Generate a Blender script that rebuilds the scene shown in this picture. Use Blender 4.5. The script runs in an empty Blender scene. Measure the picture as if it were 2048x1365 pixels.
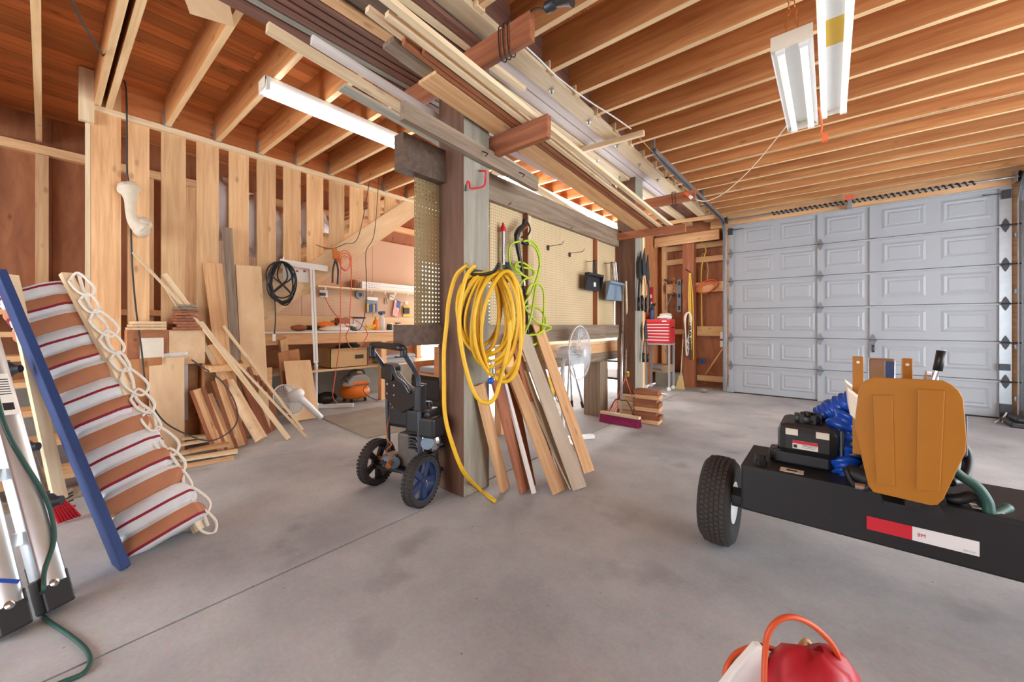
import bpy, math, random
from mathutils import Vector as V, Matrix as M
random.seed(7)
S = bpy.context.scene
C = S.collection
PI = math.pi
# ---------------------------------------------------------------- camera
CAMH, FPX, PX, PY = 1.2, 772.0, 1024.0, 650.0
YAW = math.atan(636 / 772.0)
cd = bpy.data.cameras.new('camera')
cd.sensor_width = 36.0
cd.lens = FPX / 2048 * 36
cd.shift_y = (PY - 682.5) / 2048
cd.clip_start = 0.02
cam = bpy.data.objects.new('camera', cd)
C.objects.link(cam)
cam.location = (0, 0, CAMH)
cam.rotation_euler = (PI / 2, 0, YAW)
S.camera = cam
# ---------------------------------------------------------------- daylight
wd = bpy.data.worlds.new('sky')
S.world = wd
wd.use_nodes = True
bg = wd.node_tree.nodes['Background']
bg.inputs[0].default_value = (0.90, 0.95, 1.0, 1)
bg.inputs[1].default_value = 5.0
sd_ = bpy.data.lights.new('sun', 'SUN'); sd_.energy = 9.0; sd_.angle = .02; sd_.color = (1.0, .96, .9)
sun = bpy.data.objects.new('sun', sd_); C.objects.link(sun); sun.location = (-12, 12, 9)
sun.rotation_euler = V((.74, -.34, -.58)).to_track_quat('-Z', 'Y').to_euler()
S.view_settings.view_transform = 'Standard'
S.view_settings.look = 'None'
S.view_settings.gamma = 1
S.view_settings.use_curve_mapping = False
S.view_settings.exposure = 0.85
TUBE = 26.0
# ---------------------------------------------------------------- measuring: a pixel of the frame to a point on a plane of the room
Fw = V((-math.sin(YAW), math.cos(YAW), 0))
Rt = V((math.cos(YAW), math.sin(YAW), 0))
def W(u, v, X=None, Y=None, z=None):
    r = Fw + Rt * ((u - PX) / FPX) + V((0, 0, (PY - v) / FPX))
    t = X / r.x if X is not None else Y / r.y if Y is not None else (z - CAMH) / r.z
    return V((0, 0, CAMH)) + r * t
# ---------------------------------------------------------------- mesh helpers
class MB:
    def __init__(s): s.v = []; s.f = []; s.m = []; s.mi = 0
    def add(s, vs, fs):
        n = len(s.v); s.v += [V(p) for p in vs]
        for f in fs: s.f.append([n + i for i in f]); s.m.append(s.mi)
        return s
    def hexa(s, p): return s.add(p, [(0,3,2,1),(4,5,6,7),(0,1,5,4),(1,2,6,5),(2,3,7,6),(3,0,4,7)])
    def box(s, c, d, rot=None):
        c = V(c); x, y, z = d[0]/2, d[1]/2, d[2]/2
        p = [V(q) for q in ((-x,-y,-z),(x,-y,-z),(x,y,-z),(-x,y,-z),(-x,-y,z),(x,-y,z),(x,y,z),(-x,y,z))]
        if rot is not None: p = [rot @ q for q in p]
        return s.hexa([c + q for q in p])
    def bb(s, x0, x1, y0, y1, z0, z1): return s.box(((x0+x1)/2,(y0+y1)/2,(z0+z1)/2), (x1-x0,y1-y0,z1-z0))
    def bar(s, a, b, w, t, up=(0,0,1)):
        a, b = V(a), V(b); R = frame(b - a, up)
        return s.box((a + b)/2, ((b - a).length, w, t), R)
    def tube(s, pts, r, n=8, closed=False, caps=True):
        pts = [V(p) for p in pts]; k = len(pts)
        rr = r if isinstance(r, (list, tuple)) else [r]*k
        vs = []; prev = None
        for i, p in enumerate(pts):
            a = pts[(i-1) % k] if (i > 0 or closed) else p
            b = pts[(i+1) % k] if (i < k-1 or closed) else p
            t = (b - a)
            t = t.normalized() if t.length > 1e-9 else V((0,0,1))
            if prev is None:
                q = t.orthogonal().normalized()
            else:
                q = prev - t * prev.dot(t)
                q = q.normalized() if q.length > 1e-6 else t.orthogonal().normalized()
            prev = q; w = t.cross(q)
            for j in range(n):
                A = 2*PI*j/n
                vs.append(p + (q*math.cos(A) + w*math.sin(A))*rr[i])
        fs = []
        for i in range(k if closed else k-1):
            for j in range(n):
                i2 = (i+1) % k
                fs.append((i*n+j, i*n+(j+1) % n, i2*n+(j+1) % n, i2*n+j))
        if caps and not closed:
            fs.append(tuple(range(n-1, -1, -1))); fs.append(tuple((k-1)*n+j for j in range(n)))
        return s.add(vs, fs)
    def lathe(s, prof, o, ax=(0,0,1), n=20, closed=False):
        o = V(o); ax = V(ax).normalized(); q = ax.orthogonal().normalized(); w = ax.cross(q)
        vs = []
        for r, hh in prof:
            for j in range(n):
                A = 2*PI*j/n
                vs.append(o + ax*hh + (q*math.cos(A) + w*math.sin(A))*r)
        k = len(prof); fs = []
        for i in range(k if closed else k-1):
            i2 = (i+1) % k
            for j in range(n): fs.append((i*n+j, i*n+(j+1) % n, i2*n+(j+1) % n, i2*n+j))
        if not closed:
            if prof[0][0] > 1e-4: fs.append(tuple(range(n-1, -1, -1)))
            if prof[-1][0] > 1e-4: fs.append(tuple((k-1)*n+j for j in range(n)))
        return s.add(vs, fs)
    def cyl(s, a, b, r, n=16, r2=None):
        a, b = V(a), V(b); L = (b-a).length
        return s.lathe([(r,0),(r if r2 is None else r2,L)], a, b-a, n)
    def prism(s, pts, off):
        pts = [V(p) for p in pts]; off = V(off); k = len(pts)
        fs = [tuple(range(k-1,-1,-1)), tuple(range(k, 2*k))]
        for i in range(k): fs.append((i, (i+1) % k, k+(i+1) % k, k+i))
        return s.add(pts + [p + off for p in pts], fs)
    def ell(s, c, r, n=14, m=9, rot=None, wob=0, seed=0):
        rnd = random.Random(seed); c = V(c); vs = []; ph = [rnd.uniform(0, 6) for _ in range(6)]
        for i in range(m+1):
            t = PI*i/m
            for j in range(n):
                A = 2*PI*j/n
                k = 1 + wob*(math.sin(3*A+ph[0]+2*t)*.5 + math.sin(5*t+ph[1]+A)*.4 + math.sin(7*A+ph[2])*.25*math.sin(t))
                q = V((r[0]*math.sin(t)*math.cos(A), r[1]*math.sin(t)*math.sin(A), -r[2]*math.cos(t)))*k
                vs.append(c + (rot @ q if rot is not None else q))
        fs = [(i*n+j, i*n+(j+1) % n, (i+1)*n+(j+1) % n, (i+1)*n+j) for i in range(m) for j in range(n)]
        return s.add(vs, fs)
def frame(x, up=(0,0,1)):
    x = V(x).normalized(); u = V(up)
    y = u.cross(x)
    if y.length < 1e-5: y = V((0,1,0)).cross(x) if abs(x.y) < .9 else V((1,0,0)).cross(x)
    y.normalize(); z = x.cross(y)
    return M((x, y, z)).transposed()
def rotz(a): return M.Rotation(a, 3, 'Z')
def smooth_pts(pts, k=6, closed=False):
    pts = [V(p) for p in pts]; n = len(pts); out = []
    for i in range(n if closed else n-1):
        p0 = pts[(i-1) % n] if (closed or i > 0) else pts[0]*2 - pts[1]
        p1 = pts[i]; p2 = pts[(i+1) % n]
        p3 = pts[(i+2) % n] if (closed or i+2 < n) else p2*2 - p1
        for j in range(k):
            t = j/k
            out.append(.5*((2*p1) + (p2-p0)*t + (2*p0-5*p1+4*p2-p3)*t*t + (3*p1-p0-3*p2+p3)*t**3))
    if not closed: out.append(pts[-1])
    return out
WM = {}
def put(o, mat4, parent):
    WM[o] = mat4
    if parent is not None:
        o.parent = parent; o.matrix_basis = WM[parent].inverted() @ mat4
    else: o.matrix_basis = mat4
def tag(o, label=None, cat=None, group=None, kind=None):
    if label: o['label'] = label
    if cat: o['category'] = cat
    if group: o['group'] = group
    if kind: o['kind'] = kind
    return o
def obj(name, mb, mat, parent=None, smooth=False, bevel=0, rot=None):
    """link the collected shapes as one mesh object; its origin is the middle of its foot, turned by rot"""
    R = rot if rot is not None else M.Identity(3)
    Ri = R.transposed()
    vs = [Ri @ p for p in mb.v]
    lo = [min(p[i] for p in vs) for i in range(3)]; hi = [max(p[i] for p in vs) for i in range(3)]
    o0 = V(((lo[0]+hi[0])/2, (lo[1]+hi[1])/2, (lo[2]+hi[2])/2))
    me = bpy.data.meshes.new(name)
    me.from_pydata([p - o0 for p in vs], [], mb.f)
    for m in (mat if isinstance(mat, (list, tuple)) else [mat]): me.materials.append(m)
    if isinstance(mat, (list, tuple)): me.polygons.foreach_set('material_index', mb.m)
    if smooth:
        me.polygons.foreach_set('use_smooth', [True]*len(mb.f))
        if smooth is not True: me.set_sharp_from_angle(angle=math.radians(smooth))
    me.validate()
    o = bpy.data.objects.new(name, me); C.objects.link(o)
    if bevel:
        b = o.modifiers.new('bevel', 'BEVEL'); b.width = bevel; b.segments = 2; b.limit_method = 'ANGLE'; b.angle_limit = .7
    put(o, M.Translation(R @ o0) @ R.to_4x4(), parent)
    return o
def empty(name, loc, label=None, cat=None, group=None, kind=None):
    o = bpy.data.objects.new(name, None); C.objects.link(o); o.empty_display_size = .1
    put(o, M.Translation(V(loc)), None)
    return tag(o, label, cat, group, kind)
LUMC = {}
def lum(name, a, b, w, t, mat, parent=None, up=(0,0,1), edge=None):
    """a piece of sawn timber from a to b: w across, t along up; length runs along local x so that the grain follows it"""
    a, b = V(a), V(b); L = (b-a).length
    key = (round(L, 2), round(w, 3), round(t, 3), mat.name, edge)
    me = LUMC.get(key)
    if me is None:
        q = MB(); q.box((0,0,0), (L, w, t)); me = bpy.data.meshes.new(name); me.from_pydata(q.v, [], q.f); me.materials.append(mat); LUMC[key] = me
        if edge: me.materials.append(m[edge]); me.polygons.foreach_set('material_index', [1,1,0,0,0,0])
    o = bpy.data.objects.new(name, me); C.objects.link(o)
    put(o, M.Translation((a+b)/2) @ frame(b-a, up).to_4x4(), parent)
    return o
# ---------------------------------------------------------------- materials
def rgb(r, g, b):
    f = lambda c: (c/255/12.92) if c/255 <= .04045 else ((c/255+.055)/1.055)**2.4
    return (f(r), f(g), f(b), 1)
MATS = {}
def base(name):
    m = bpy.data.materials.new(name); m.use_nodes = True
    nt = m.node_tree; return m, nt, nt.nodes['Principled BSDF']
def nn(nt, typ, **kw):
    n = nt.nodes.new(typ)
    for k, v in kw.items():
        if hasattr(n, k): setattr(n, k, v)
        else: n.inputs[k.replace('_', ' ')].default_value = v
    return n
def plain(name, col, rough=.5, metal=0, var=.08, scale=25, bump=0, emit=0, coat=0, alpha=1, trans=0):
    """one colour with a little mottling"""
    m, nt, b = base(name); L = nt.links.new
    tc = nn(nt, 'ShaderNodeTexCoord'); no = nn(nt, 'ShaderNodeTexNoise'); no.inputs['Scale'].default_value = scale; no.inputs['Detail'].default_value = 4
    L(tc.outputs['Object'], no.inputs['Vector'])
    mx = nn(nt, 'ShaderNodeMix', data_type='RGBA')
    mx.inputs[6].default_value = [c*(1-var) for c in col[:3]] + [1]; mx.inputs[7].default_value = [min(1, c*(1+var)) for c in col[:3]] + [1]
    L(no.outputs[0], mx.inputs[0]); L(mx.outputs[2], b.inputs['Base Color'])
    b.inputs['Roughness'].default_value = rough; b.inputs['Metallic'].default_value = metal
    if coat: b.inputs['Coat Weight'].default_value = coat
    if trans: b.inputs['Transmission Weight'].default_value = trans
    if alpha < 1: b.inputs['Alpha'].default_value = alpha
    if emit: b.inputs['Emission Color'].default_value = col; b.inputs['Emission Strength'].default_value = emit
    if bump:
        bp = nn(nt, 'ShaderNodeBump'); bp.inputs['Strength'].default_value = bump; bp.inputs['Distance'].default_value = .01
        L(no.outputs[0], bp.inputs['Height']); L(bp.outputs[0], b.inputs['Normal'])
    MATS[name] = m; return m
def wood(name, c1, c2, rough=.65, across=16, along=.9, knots=.5, var=.18, bump=.12, kcol=.35):
    """sawn timber: grain along local x, knots, each piece its own tone"""
    m, nt, b = base(name); L = nt.links.new
    tc = nn(nt, 'ShaderNodeTexCoord'); oi = nn(nt, 'ShaderNodeObjectInfo')
    mu = nn(nt, 'ShaderNodeVectorMath', operation='MULTIPLY_ADD'); mu.inputs[1].default_value = (1,1,1)
    cr = nn(nt, 'ShaderNodeCombineXYZ')
    r7 = nn(nt, 'ShaderNodeMath', operation='MULTIPLY'); r7.inputs[1].default_value = 37.3; L(oi.outputs['Random'], r7.inputs[0])
    for i in range(3): L(r7.outputs[0], cr.inputs[i])
    L(tc.outputs['Object'], mu.inputs[0]); L(cr.outputs[0], mu.inputs[2])
    mp = nn(nt, 'ShaderNodeMapping'); mp.inputs['Scale'].default_value = (along, across, across); L(mu.outputs[0], mp.inputs[0])
    no = nn(nt, 'ShaderNodeTexNoise'); no.inputs['Scale'].default_value = 1.6; no.inputs['Detail'].default_value = 6; no.inputs['Roughness'].default_value = .62; no.inputs['Distortion'].default_value = .5
    L(mp.outputs[0], no.inputs[0])
    rp = nn(nt, 'ShaderNodeValToRGB'); rp.color_ramp.elements[0].position = .3; rp.color_ramp.elements[1].position = .7
    rp.color_ramp.elements[0].color = c1; rp.color_ramp.elements[1].color = c2
    L(no.outputs[0], rp.inputs[0])
    hs = nn(nt, 'ShaderNodeHueSaturation')
    vm = nn(nt, 'ShaderNodeMapRange'); vm.inputs[3].default_value = 1 - var; vm.inputs[4].default_value = 1 + var; L(oi.outputs['Random'], vm.inputs[0]); L(vm.outputs[0], hs.inputs['Value'])
    L(rp.outputs[0], hs.inputs['Color'])
    out = hs.outputs[0]
    if knots:
        mk = nn(nt, 'ShaderNodeMapping'); mk.inputs['Scale'].default_value = (3.2, 7, 7); L(mu.outputs[0], mk.inputs[0])
        vo = nn(nt, 'ShaderNodeTexVoronoi'); vo.inputs['Scale'].default_value = 1.0; L(mk.outputs[0], vo.inputs['Vector'])
        kr = nn(nt, 'ShaderNodeMapRange'); kr.inputs[1].default_value = .06; kr.inputs[2].default_value = .15; kr.inputs[3].default_value = knots; kr.inputs[4].default_value = 0; L(vo.outputs['Distance'], kr.inputs[0])
        mx = nn(nt, 'ShaderNodeMix', data_type='RGBA'); L(kr.outputs[0], mx.inputs[0]); L(out, mx.inputs[6]); mx.inputs[7].default_value = [c*kcol for c in c1[:3]] + [1]
        out = mx.outputs[2]
    L(out, b.inputs['Base Color']); b.inputs['Roughness'].default_value = rough
    if bump:
        bp = nn(nt, 'ShaderNodeBump'); bp.inputs['Strength'].default_value = bump; bp.inputs['Distance'].default_value = .004
        L(no.outputs[0], bp.inputs['Height']); L(bp.outputs[0], b.inputs['Normal'])
    MATS[name] = m; return m
def stripes(name, stops, period, axis='X', rough=.8):
    """bands across the piece, repeating every period along a local axis"""
    m, nt, b = base(name); L = nt.links.new
    tc = nn(nt, 'ShaderNodeTexCoord'); sp = nn(nt, 'ShaderNodeSeparateXYZ'); L(tc.outputs['Object'], sp.inputs[0])
    dv = nn(nt, 'ShaderNodeMath', operation='DIVIDE'); dv.inputs[1].default_value = period; L(sp.outputs[axis], dv.inputs[0])
    fr = nn(nt, 'ShaderNodeMath', operation='FRACT'); L(dv.outputs[0], fr.inputs[0])
    rp = nn(nt, 'ShaderNodeValToRGB'); rp.color_ramp.interpolation = 'CONSTANT'; L(fr.outputs[0], rp.inputs[0])
    e = rp.color_ramp.elements
    e[0].position, e[0].color = stops[0]
    e[1].position, e[1].color = stops[1]
    for p, c in stops[2:]:
        q = e.new(p); q.color = c
    no = nn(nt, 'ShaderNodeTexNoise'); no.inputs['Scale'].default_value = 30; L(tc.outputs['Object'], no.inputs[0])
    mx = nn(nt, 'ShaderNodeMix', data_type='RGBA', blend_type='MULTIPLY'); mx.inputs[0].default_value = .25; L(rp.outputs[0], mx.inputs[6]); L(no.outputs[1], mx.inputs[7])
    L(mx.outputs[2], b.inputs['Base Color']); b.inputs['Roughness'].default_value = rough
    MATS[name] = m; return m
def peg(name, col, hole, pitch=.0254, rad=.004, through=True):
    """perforated hardboard: real see-through holes on a square pitch over local y/z"""
    m, nt, b = base(name); L = nt.links.new
    tc = nn(nt, 'ShaderNodeTexCoord'); sp = nn(nt, 'ShaderNodeSeparateXYZ'); L(tc.outputs['Object'], sp.inputs[0])
    def cell(o):
        d = nn(nt, 'ShaderNodeMath', operation='DIVIDE'); d.inputs[1].default_value = pitch; L(o, d.inputs[0])
        f = nn(nt, 'ShaderNodeMath', operation='FRACT'); L(d.outputs[0], f.inputs[0])
        s = nn(nt, 'ShaderNodeMath', operation='SUBTRACT'); s.inputs[1].default_value = .5; L(f.outputs[0], s.inputs[0])
        p = nn(nt, 'ShaderNodeMath', operation='MULTIPLY'); L(s.outputs[0], p.inputs[0]); L(s.outputs[0], p.inputs[1]); return p.outputs[0]
    ad = nn(nt, 'ShaderNodeMath', operation='ADD'); L(cell(sp.outputs['Y']), ad.inputs[0]); L(cell(sp.outputs['Z']), ad.inputs[1])
    lt = nn(nt, 'ShaderNodeMath', operation='LESS_THAN'); lt.inputs[1].default_value = (rad/pitch)**2; L(ad.outputs[0], lt.inputs[0])
    no = nn(nt, 'ShaderNodeTexNoise'); no.inputs['Scale'].default_value = 3; no.inputs['Detail'].default_value = 5; L(tc.outputs['Object'], no.inputs[0])
    mx = nn(nt, 'ShaderNodeMix', data_type='RGBA'); mx.inputs[6].default_value = [c*.85 for c in col[:3]]+[1]; mx.inputs[7].default_value = [c*1.12 for c in col[:3]]+[1]; L(no.outputs[0], mx.inputs[0])
    if through:
        L(mx.outputs[2], b.inputs['Base Color'])
        iv = nn(nt, 'ShaderNodeMath', operation='SUBTRACT'); iv.inputs[0].default_value = 1; L(lt.outputs[0], iv.inputs[1]); L(iv.outputs[0], b.inputs['Alpha'])
    else:
        m2 = nn(nt, 'ShaderNodeMix', data_type='RGBA'); L(lt.outputs[0], m2.inputs[0]); L(mx.outputs[2], m2.inputs[6]); m2.inputs[7].default_value = hole; L(m2.outputs[2], b.inputs['Base Color'])
    b.inputs['Roughness'].default_value = .6
    MATS[name] = m; return m
def concrete(name, c1, c2, stain, rough=.75):
    m, nt, b = base(name); L = nt.links.new
    ge = nn(nt, 'ShaderNodeNewGeometry')
    n1 = nn(nt, 'ShaderNodeTexNoise'); n1.inputs['Scale'].default_value = 1.1; n1.inputs['Detail'].default_value = 8; n1.inputs['Roughness'].default_value = .6; L(ge.outputs['Position'], n1.inputs[0])
    n2 = nn(nt, 'ShaderNodeTexNoise'); n2.inputs['Scale'].default_value = 60; n2.inputs['Detail'].default_value = 4; L(ge.outputs['Position'], n2.inputs[0])
    rp = nn(nt, 'ShaderNodeValToRGB'); rp.color_ramp.elements[0].position = .36; rp.color_ramp.elements[1].position = .66
    rp.color_ramp.elements[0].color = c1; rp.color_ramp.elements[1].color = c2; L(n1.outputs[0], rp.inputs[0])
    mx = nn(nt, 'ShaderNodeMix', data_type='RGBA', blend_type='OVERLAY'); mx.inputs[0].default_value = .22; L(rp.outputs[0], mx.inputs[6]); L(n2.outputs[1], mx.inputs[7])
    vo = nn(nt, 'ShaderNodeTexNoise'); vo.inputs['Scale'].default_value = 2.3; vo.inputs['Detail'].default_value = 3
    mp = nn(nt, 'ShaderNodeMapping'); mp.inputs['Location'].default_value = (3.1, 7.7, 1); L(ge.outputs['Position'], mp.inputs[0]); L(mp.outputs[0], vo.inputs[0])
    sr = nn(nt, 'ShaderNodeMapRange'); sr.inputs[1].default_value = .62; sr.inputs[2].default_value = .74; sr.inputs[3].default_value = 0; sr.inputs[4].default_value = .35; L(vo.outputs[0], sr.inputs[0])
    m2 = nn(nt, 'ShaderNodeMix', data_type='RGBA'); L(sr.outputs[0], m2.inputs[0]); L(mx.outputs[2], m2.inputs[6]); m2.inputs[7].default_value = stain
    # small dark specks
    v2 = nn(nt, 'ShaderNodeTexVoronoi'); v2.inputs['Scale'].default_value = 9; L(ge.outputs['Position'], v2.inputs['Vector'])
    s2 = nn(nt, 'ShaderNodeMapRange'); s2.inputs[1].default_value = .03; s2.inputs[2].default_value = .055; s2.inputs[3].default_value = .6; s2.inputs[4].default_value = 0; L(v2.outputs['Distance'], s2.inputs[0])
    m3 = nn(nt, 'ShaderNodeMix', data_type='RGBA'); L(s2.outputs[0], m3.inputs[0]); L(m2.outputs[2], m3.inputs[6]); m3.inputs[7].default_value = stain
    L(m3.outputs[2], b.inputs['Base Color']); b.inputs['Roughness'].default_value = rough
    bp = nn(nt, 'ShaderNodeBump'); bp.inputs['Strength'].default_value = .15; bp.inputs['Distance'].default_value = .004; L(n2.outputs[0], bp.inputs['Height']); L(bp.outputs[0], b.inputs['Normal'])
    MATS[name] = m; return m
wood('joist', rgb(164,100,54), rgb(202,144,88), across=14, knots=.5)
wood('joist_lit_edge', rgb(208,170,120), rgb(236,206,160), across=14, knots=.3, var=.1)  # paler than the joist faces: light from below painted into the edge colour
wood('deck', rgb(186,106,54), rgb(220,148,90), across=12, knots=.8, var=.22)
wood('fir', rgb(192,142,96), rgb(226,184,136), knots=.45)
wood('pale', rgb(206,180,142), rgb(232,212,176), knots=.35)
wood('greytan', rgb(176,160,140), rgb(206,192,170), across=5, knots=.15, var=.08)
wood('redwood', rgb(126,70,44), rgb(172,108,72), knots=.2)
wood('siding', rgb(92,58,48), rgb(134,94,78), knots=.15)
wood('weathered', rgb(112,92,76), rgb(164,146,124), knots=.3)
wood('greypost', rgb(128,124,112), rgb(164,160,146), knots=.15, across=10)
wood('brownpost', rgb(84,58,44), rgb(124,90,70), knots=.15, across=10)
wood('darkbox', rgb(70,54,44), rgb(108,86,70), knots=.15)
wood('ply', rgb(176,112,68), rgb(206,146,96), across=5, along=1.2, knots=.6, var=.08)
wood('plydark', rgb(136,80,48), rgb(172,112,72), across=5, along=1.2, knots=.6, var=.08)
wood('plypale', rgb(210,174,132), rgb(232,202,162), across=4, along=1.0, knots=.3, var=.08)
wood('stud', rgb(200,154,108), rgb(232,194,146), knots=.5)
wood('whitewood', rgb(212,206,200), rgb(236,232,228), knots=.1, var=.06)
wood('lilac', rgb(190,178,176), rgb(216,206,204), knots=.05, var=.05)
wood('bluepaint', rgb(26,48,94), rgb(40,70,124), across=9, knots=.1, var=.05)
wood('hardboard', rgb(160,120,88), rgb(190,150,112), across=3, along=2, knots=0)
peg('peg_part', rgb(206,184,144), rgb(120,92,62), through=False)
peg('peg_dark', rgb(138,118,78), rgb(120,90,60), pitch=.03, rad=.0055)
peg('peg_wall', rgb(204,172,144), rgb(132,100,84), through=False, rad=.0045)
concrete('concrete', rgb(150,153,156), rgb(184,187,189), rgb(92,89,86))
concrete('stemwall', rgb(128,122,112), rgb(160,154,142), rgb(104,98,90))
plain('door_white', rgb(158,162,167), .45, var=.03)
plain('white', rgb(232,232,230), .4, var=.03)
plain('whitefab', rgb(226,224,220), .85, var=.06)
plain('galv', rgb(172,180,186), .38, .85, var=.15, scale=14)
plain('alu', rgb(206,212,216), .32, .9, var=.12, scale=10)
plain('steel_mid', rgb(122,126,132), .4, .6)
plain('steel_dark', rgb(70,72,76), .45, .7)
plain('iron', rgb(38,38,40), .55, .3)
plain('black', rgb(24,24,26), .45)
plain('blackplastic', rgb(36,37,40), .42)
plain('rubber', rgb(44,43,42), .85, bump=.3)
plain('chrome', rgb(200,204,210), .2, 1, var=.02)
plain('greytube', rgb(92,98,110), .35, .8)
plain('tread', rgb(62,56,52), .9, bump=.4)
plain('yellowhose', rgb(224,176,28), .45, var=.06)
plain('limehose', rgb(176,206,44), .45, var=.05)
plain('greencord', rgb(40,82,72), .5)
plain('darkcord', rgb(52,54,52), .6)
plain('redcord', rgb(214,92,66), .5)
plain('orangecord', rgb(232,106,52), .5)
plain('tancord', rgb(190,160,110), .6)
plain('yellowcord', rgb(222,184,72), .55)
plain('rope', rgb(232,226,212), .9, bump=.4, scale=60)
plain('red', rgb(196,40,48), .4)
plain('redplastic', rgb(204,36,52), .4)
plain('orange', rgb(234,126,34), .4)
plain('purple', rgb(140,30,84), .8)
plain('blueplastic', rgb(60,96,160), .5)
plain('navy', rgb(46,64,104), .45)
plain('yellowpaint', rgb(172,110,18), .45, var=.1, scale=8)
plain('cream', rgb(226,218,200), .55)
plain('cardboard', rgb(206,172,126), .8)
plain('greyplastic', rgb(150,152,156), .5)
plain('bluegrey', rgb(124,142,158), .5)
plain('fanwhite', rgb(232,234,236), .35)
plain('clearfan', rgb(214,226,232), .25, alpha=.45)
plain('bagplastic', rgb(238,235,238), .35, var=.1, scale=9, bump=.5)
plain('tarp', rgb(24,76,176), .3, var=.35, scale=12, bump=.6)
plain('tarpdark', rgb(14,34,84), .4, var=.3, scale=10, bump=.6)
plain('bagred', rgb(176,30,44), .45, var=.15, scale=8)
plain('bagorange', rgb(206,82,36), .5)
plain('bone', rgb(214,202,180), .9, var=.12, bump=.5, scale=30)
plain('tube_dim', rgb(255,252,248), .4, var=0, emit=.22)
plain('tube_mid', rgb(255,250,244), .4, var=0, emit=7)
plain('tube_lit', rgb(255,250,240), .4, var=0, emit=TUBE)
plain('enginegrey', rgb(112,106,100), .5, .4, var=.25, scale=20)
plain('copper', rgb(190,120,64), .4, .6)
plain('paper', rgb(238,234,224), .8, var=.03)
plain('glassjar', rgb(220,226,228), .1, alpha=.55)
plain('tanbrush', rgb(208,180,120), .9, bump=.5, scale=80)
stripes('hammock_cloth', [(0, rgb(230,230,230)), (.17, rgb(150,30,52)), (.21, rgb(230,230,230)), (.38, rgb(192,128,92)), (.62, rgb(230,230,230)), (.78, rgb(150,30,52)), (.82, rgb(192,128,92))], .37)
m = MATS
# ================================================================ THE SHELL
XL, XR, YB, YF, ZJ = -6.4, 3.7, 8.1, -3.6, 3.12      # wall faces and joist undersides
JD = .29
fl = empty('floor', (0,0,0), 'grey concrete slab floor with a long straight joint', 'floor', kind='structure')
q = MB(); q.bb(XL-.3, XR+.3, YF-.3, YB+.4, -.2, -.02); obj('subbase', q, m['stemwall'], fl)
for x0, x1 in ((XL-.3, -2.046), (-2.034, XR+.3)):
    for y0, y1 in ((YF-.3, -.9), (-.893, YB+.4)):
        q = MB(); q.bb(x0, x1, y0, y1, -.15, 0); obj('slab', q, m['concrete'], fl)
# left outer wall: concrete foot, plywood, pegboard, studs, an open side doorway towards the back
wl = empty('wall_left', (XL,1,0), 'plywood and pegboard outer wall behind the stairs and workbench', 'wall', kind='structure')
q = MB(); q.bb(XL-.2, XL, YF, 4.9, 0, .56); obj('concrete_foot', q, m['stemwall'], wl)
y = YF
while y < 4.9:
    y2 = min(y+1.22, 4.9)
    lum('plywood_panel', (XL-.05,(y+y2)/2,.56), (XL-.05,(y+y2)/2,3.45), y2-y-.004, .02, m['plydark'], wl, up=(1,0,0)); y = y2
q = MB(); q.bb(XL-.2, XL-.06, YF, 4.9, .56, 3.45); obj('backing', q, m['plydark'], wl)
q = MB(); q.bb(XL-.2, XL, 4.9, YB, 2.5, 3.45); obj('opening_header', q, m['ply'], wl)
q = MB(); q.bb(XL-.2, XL, 7.5, YB, 0, 2.5); obj('end_panel', q, m['ply'], wl)
for y in (-1.65,-1.24,-.83,-.42,-.01,.40,.81,1.22): lum('stud', (XL+.0,y,.56), (XL+.0,y,2.98), .09, .09, m['stud'], wl, up=(0,1,0))
lum('top_plate', (XL+.0,YF,3.03), (XL+.0,4.9,3.03), .1, .09, m['stud'], wl)
for y0, y1 in ((1.35,2.57),(2.575,3.79),(3.795,4.88)):
    q = MB(); q.bb(XL-.012, XL+.006, y0, y1, 1.345, 2.75); obj('pegboard_panel', q, m['peg_wall'], wl)
lum('backsplash', (XL+.012,1.4,1.22), (XL+.012,4.85,1.22), .02, .245, m['plypale'], wl)
# back wall with the big door opening
DX0, DX1, DH, DY = -1.386, 1.765, 2.96, 7.75
wb = empty('wall_back', (-2,YB,0), 'reddish plywood back wall with open studs beside the roll-up door', 'wall', kind='structure')
for x0, x1 in ((-2.79,-2.1),(-2.1,-1.45)):
    lum('plywood_panel', ((x0+x1)/2,YB+.01,0.05), ((x0+x1)/2,YB+.01,3.4), x1-x0, .02, m['plydark'], wb, up=(0,1,0))
q = MB(); q.bb(-2.82, DX0-.06, YB+.02, YB+.2, 0, 3.45); obj('backing', q, m['plydark'], wb)
q = MB(); q.bb(XL-.2, -2.72, YB+.02, YB+.2, 2.5, 3.45); obj('opening_header', q, m['ply'], wb)  # over an unseen opening added to flood the far floor with daylight
q = MB(); q.bb(XL-.2, -6.0, YB+.02, YB+.2, 0, 2.5); obj('corner_panel', q, m['ply'], wb)
q = MB(); q.bb(DX1+.06, XR, YB-.28, YB+.2, 0, 3.45); obj('side_panel', q, m['plydark'], wb)
lum('header', (DX0-.3,YB-.3,3.07), (XR,YB-.3,3.07), .09, .24, m['fir'], wb)
for zz, x0, x1 in ((2.45,-2.62,-1.47),(1.92,-2.62,-1.47),(1.08,-1.98,-1.47),(1.06,-2.62,-2.2),(.18,-1.98,-1.47),(2.72,-2.62,-1.47)):
    lum('blocking', (x0,YB-.05,zz), (x1,YB-.05,zz), .09, .1 if zz not in (1.92,1.08) else .18, m['stud'], wb)
for x in (-2.6,-1.45): lum('stud', (x,YB-.05,0.05), (x,YB-.05,3.1), .09, .09, m['stud'], wb, up=(0,1,0))
q = MB(); q.bb(DX0-.3, DX1+.3, YB-.24, YB+.2, -.005, .012); obj('threshold', q, m['stemwall'], wb)
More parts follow.
